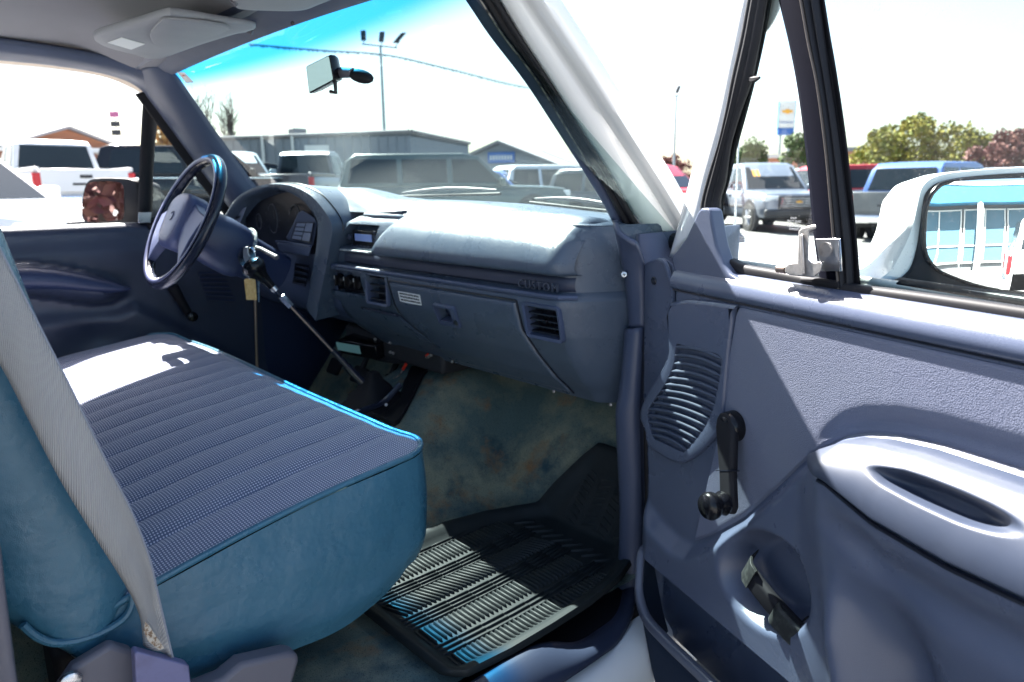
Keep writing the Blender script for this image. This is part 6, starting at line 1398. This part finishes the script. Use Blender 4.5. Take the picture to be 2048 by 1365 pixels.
b = gp(705, 21); bo_ = tag(empty('bollard', b), 'yellow green bollard between the grey pickup and the green suv', 'bollard'); obj('post', MB().lathe([(.10, 0), (.10, 1.15), (.06, 1.22)], V(0, 0, 0), (0, 0, 1), 14), mat('yellow_green_sleeve', (.55, .62, .08), .5), bo_); obj('red_band', MB().lathe([(.106, 0), (.106, .18)], V(0, 0, .85), (0, 0, 1), 14, cap=False), M['tail'], bo_); obj('base', MB().lathe([(.22, 0), (.20, .16), (.12, .22)], V(0, 0, 0), (0, 0, 1), 14), M['trimw'], bo_)

# ---------------------------------------------------------------- trees
def leaf_mat(name, c1, c2):
    m = mat(name, c1, .7, spec=.2, var=(3.5, c2, .35, .65)); b = m.node_tree.nodes['Principled BSDF']; b.inputs['Transmission Weight'].default_value = 0; return m
LM = {'green': leaf_mat('leaf_green', (.05, .09, .03), (.09, .13, .035)), 'yellow': leaf_mat('leaf_yellow_green', (.15, .18, .03), (.25, .20, .03)), 'red': leaf_mat('leaf_plum', (.13, .045, .05), (.17, .08, .06)), 'orange': leaf_mat('leaf_orange', (.38, .20, .07), (.45, .27, .10))}
M['bark'] = mat('bark', (.10, .08, .065), .95, bump=[('noise', 20, .5, .02)])
def tree(px, pbot, ptop, d, wpx, leaf, label, n=1400, seed=0, size=.28, bare=False, loc=None, h=None, w=None, group='trees around the lot'):
    random.seed(seed+50); b = gp(px, d) if loc is None else Vector(loc)
    H_ = wp(px, ptop, d).z-b.z if h is None else h; Wd = wpx*d/FPX/2 if w is None else w
    o = tag(empty('tree', b), label, 'tree', group); th = H_*(.30 if not bare else .35)
    tr = MB(); tr.tube([V(0, 0, -.1), V(.05, .02, th*.5), V(-.04, .05, th), V(.05, 0, H_*.7)], [.035*H_, .028*H_, .022*H_, .008*H_], 9); limbs = []
    for k in range(9 if not bare else 16):
        a = random.uniform(0, 6.28); z0 = random.uniform(.7, 1.5)*th; z1 = random.uniform(.55, .98)*H_; r = Wd*random.uniform(.4, .95)*(1.1-.5*z1/H_)
        m1 = V(math.cos(a)*r*.4, math.sin(a)*r*.4, lerp(z0, z1, .5)); e = V(math.cos(a)*r, math.sin(a)*r, z1); limbs.append((m1, e)); tr.tube([V(0, 0, z0), m1, e], [.011*H_, .007*H_, .002*H_], 6)
        if bare:
            for q in range(7):
                t = random.uniform(.2, 1); s = m1.lerp(e, t); tr.tube([s, s+V(random.uniform(-.12, .12)*H_, random.uniform(-.12, .12)*H_, random.uniform(.06, .2)*H_)], [.003*H_, .0012*H_], 4)
    obj('trunk', tr, M['bark'], o, smooth=60)
    if bare: return o
    cl = []
    for k in range(44):
        a = random.uniform(0, 6.28); zf = random.uniform(.25, .97); rr_ = Wd*math.sqrt(max(.03, 1-((zf-.55)/.5)**2))*random.uniform(.2, .85); cl.append((V(math.cos(a)*rr_, math.sin(a)*rr_, zf*H_), random.uniform(.08, .24)*Wd+.035*H_))
    mb = MB()
    for k in range(n):
        c, r = random.choice(cl); v = V(random.gauss(0, 1), random.gauss(0, 1), random.gauss(0, .8)); v = v.normalized()*r*random.uniform(.35, 1.05)**.6; p = c+v
        s = size*random.uniform(.6, 1.3); u = V(random.gauss(0, 1), random.gauss(0, 1), random.gauss(0, 1)).normalized(); w_ = u.cross(V(random.gauss(0, 1), random.gauss(0, 1), random.gauss(0, 1))).normalized()
        mb.add([p-u*s*.5, p+w_*s*.32, p+u*s*.5, p-w_*s*.32], [(0, 1, 2, 3)])
    obj('crown', mb, LM[leaf], o, smooth=0); return o
tree(1497, 345, 277, 62, 72, 'green', 'round green tree left of the tall sign', 4000, 1, .28)
tree(1592, 345, 268, 58, 70, 'green', 'green tree just behind the sign posts, half hidden by the vent post', 4000, 2, .28)
tree(1800, 335, 234, 40, 175, 'yellow', 'big yellow green tree beyond the door glass', 11000, 3, .20)
tree(1925, 335, 262, 46, 110, 'yellow', 'smaller yellow green tree beside the plum one', 6000, 4, .22)
tree(1990, 335, 268, 38, 120, 'red', 'plum leaved tree above the door mirror', 8000, 5, .19)
tree(2090, 335, 255, 42, 120, 'yellow', 'yellow green tree at the edge of the picture', 5000, 6, .22)
tree(1740, 335, 290, 52, 60, 'orange', 'small orange tinged tree at the foot of the yellow green one', 900, 14, .34)
tree(1340, 345, 312, 70, 90, 'red', 'low plum leaved tree behind the red pickup', 3000, 7, .30)
tree(1305, 345, 316, 82, 60, 'green', 'low green tree beside the white pillar', 900, 15, .42)
tree(1420, 345, 318, 85, 50, 'yellow', 'low yellow green tree behind the lamp post', 800, 16, .42)
tree(340, 320, 246, 42, 50, 'orange', 'orange leaved tree seen through the far vent window', 900, 8, .30)
tree(425, 300, 186, 44, 80, 'orange', 'bare tree with many upright twigs by the far pillar', 0, 9, bare=True)
tree(468, 300, 192, 48, 50, 'orange', 'second bare tree, thinner, at the end of the grey building', 0, 10, bare=True)
tree(0, 0, 0, 0, 0, 'red', 'plum leaved tree reflected in the driver mirror', 6500, 12, .22, loc=(-8.4, -6.9, .2), h=5.0, w=3.4)

# ---------------------------------------------------------------- interior trim albedos, raised together
def lift(keys, k):
    for key in keys:
        for n in M[key].node_tree.nodes:
            if n.type == 'BSDF_PRINCIPLED': c = n.inputs['Base Color'].default_value; n.inputs['Base Color'].default_value = (c[0]*k, c[1]*k, c[2]*k, 1)
            if n.type == 'MIX' and n.data_type == 'RGBA' and n.blend_type == 'MIX':
                for i in ('A', 'B'): c = n.inputs[i].default_value; n.inputs[i].default_value = (c[0]*k, c[1]*k, c[2]*k, 1)
lift(('dash',), 1.3)
lift(('dash_hard', 'headliner', 'visor', 'belt', 'dash_dark', 'plastic_grey'), 1.4)
lift(('trim', 'sleeve', 'door_hard', 'slat'), 1.05)
lift(('teal',), 1.25)
lift(('door_vinyl',), 1.25)
lift(('cloth',), 1.4)
lift(('carpet',), 2.3)
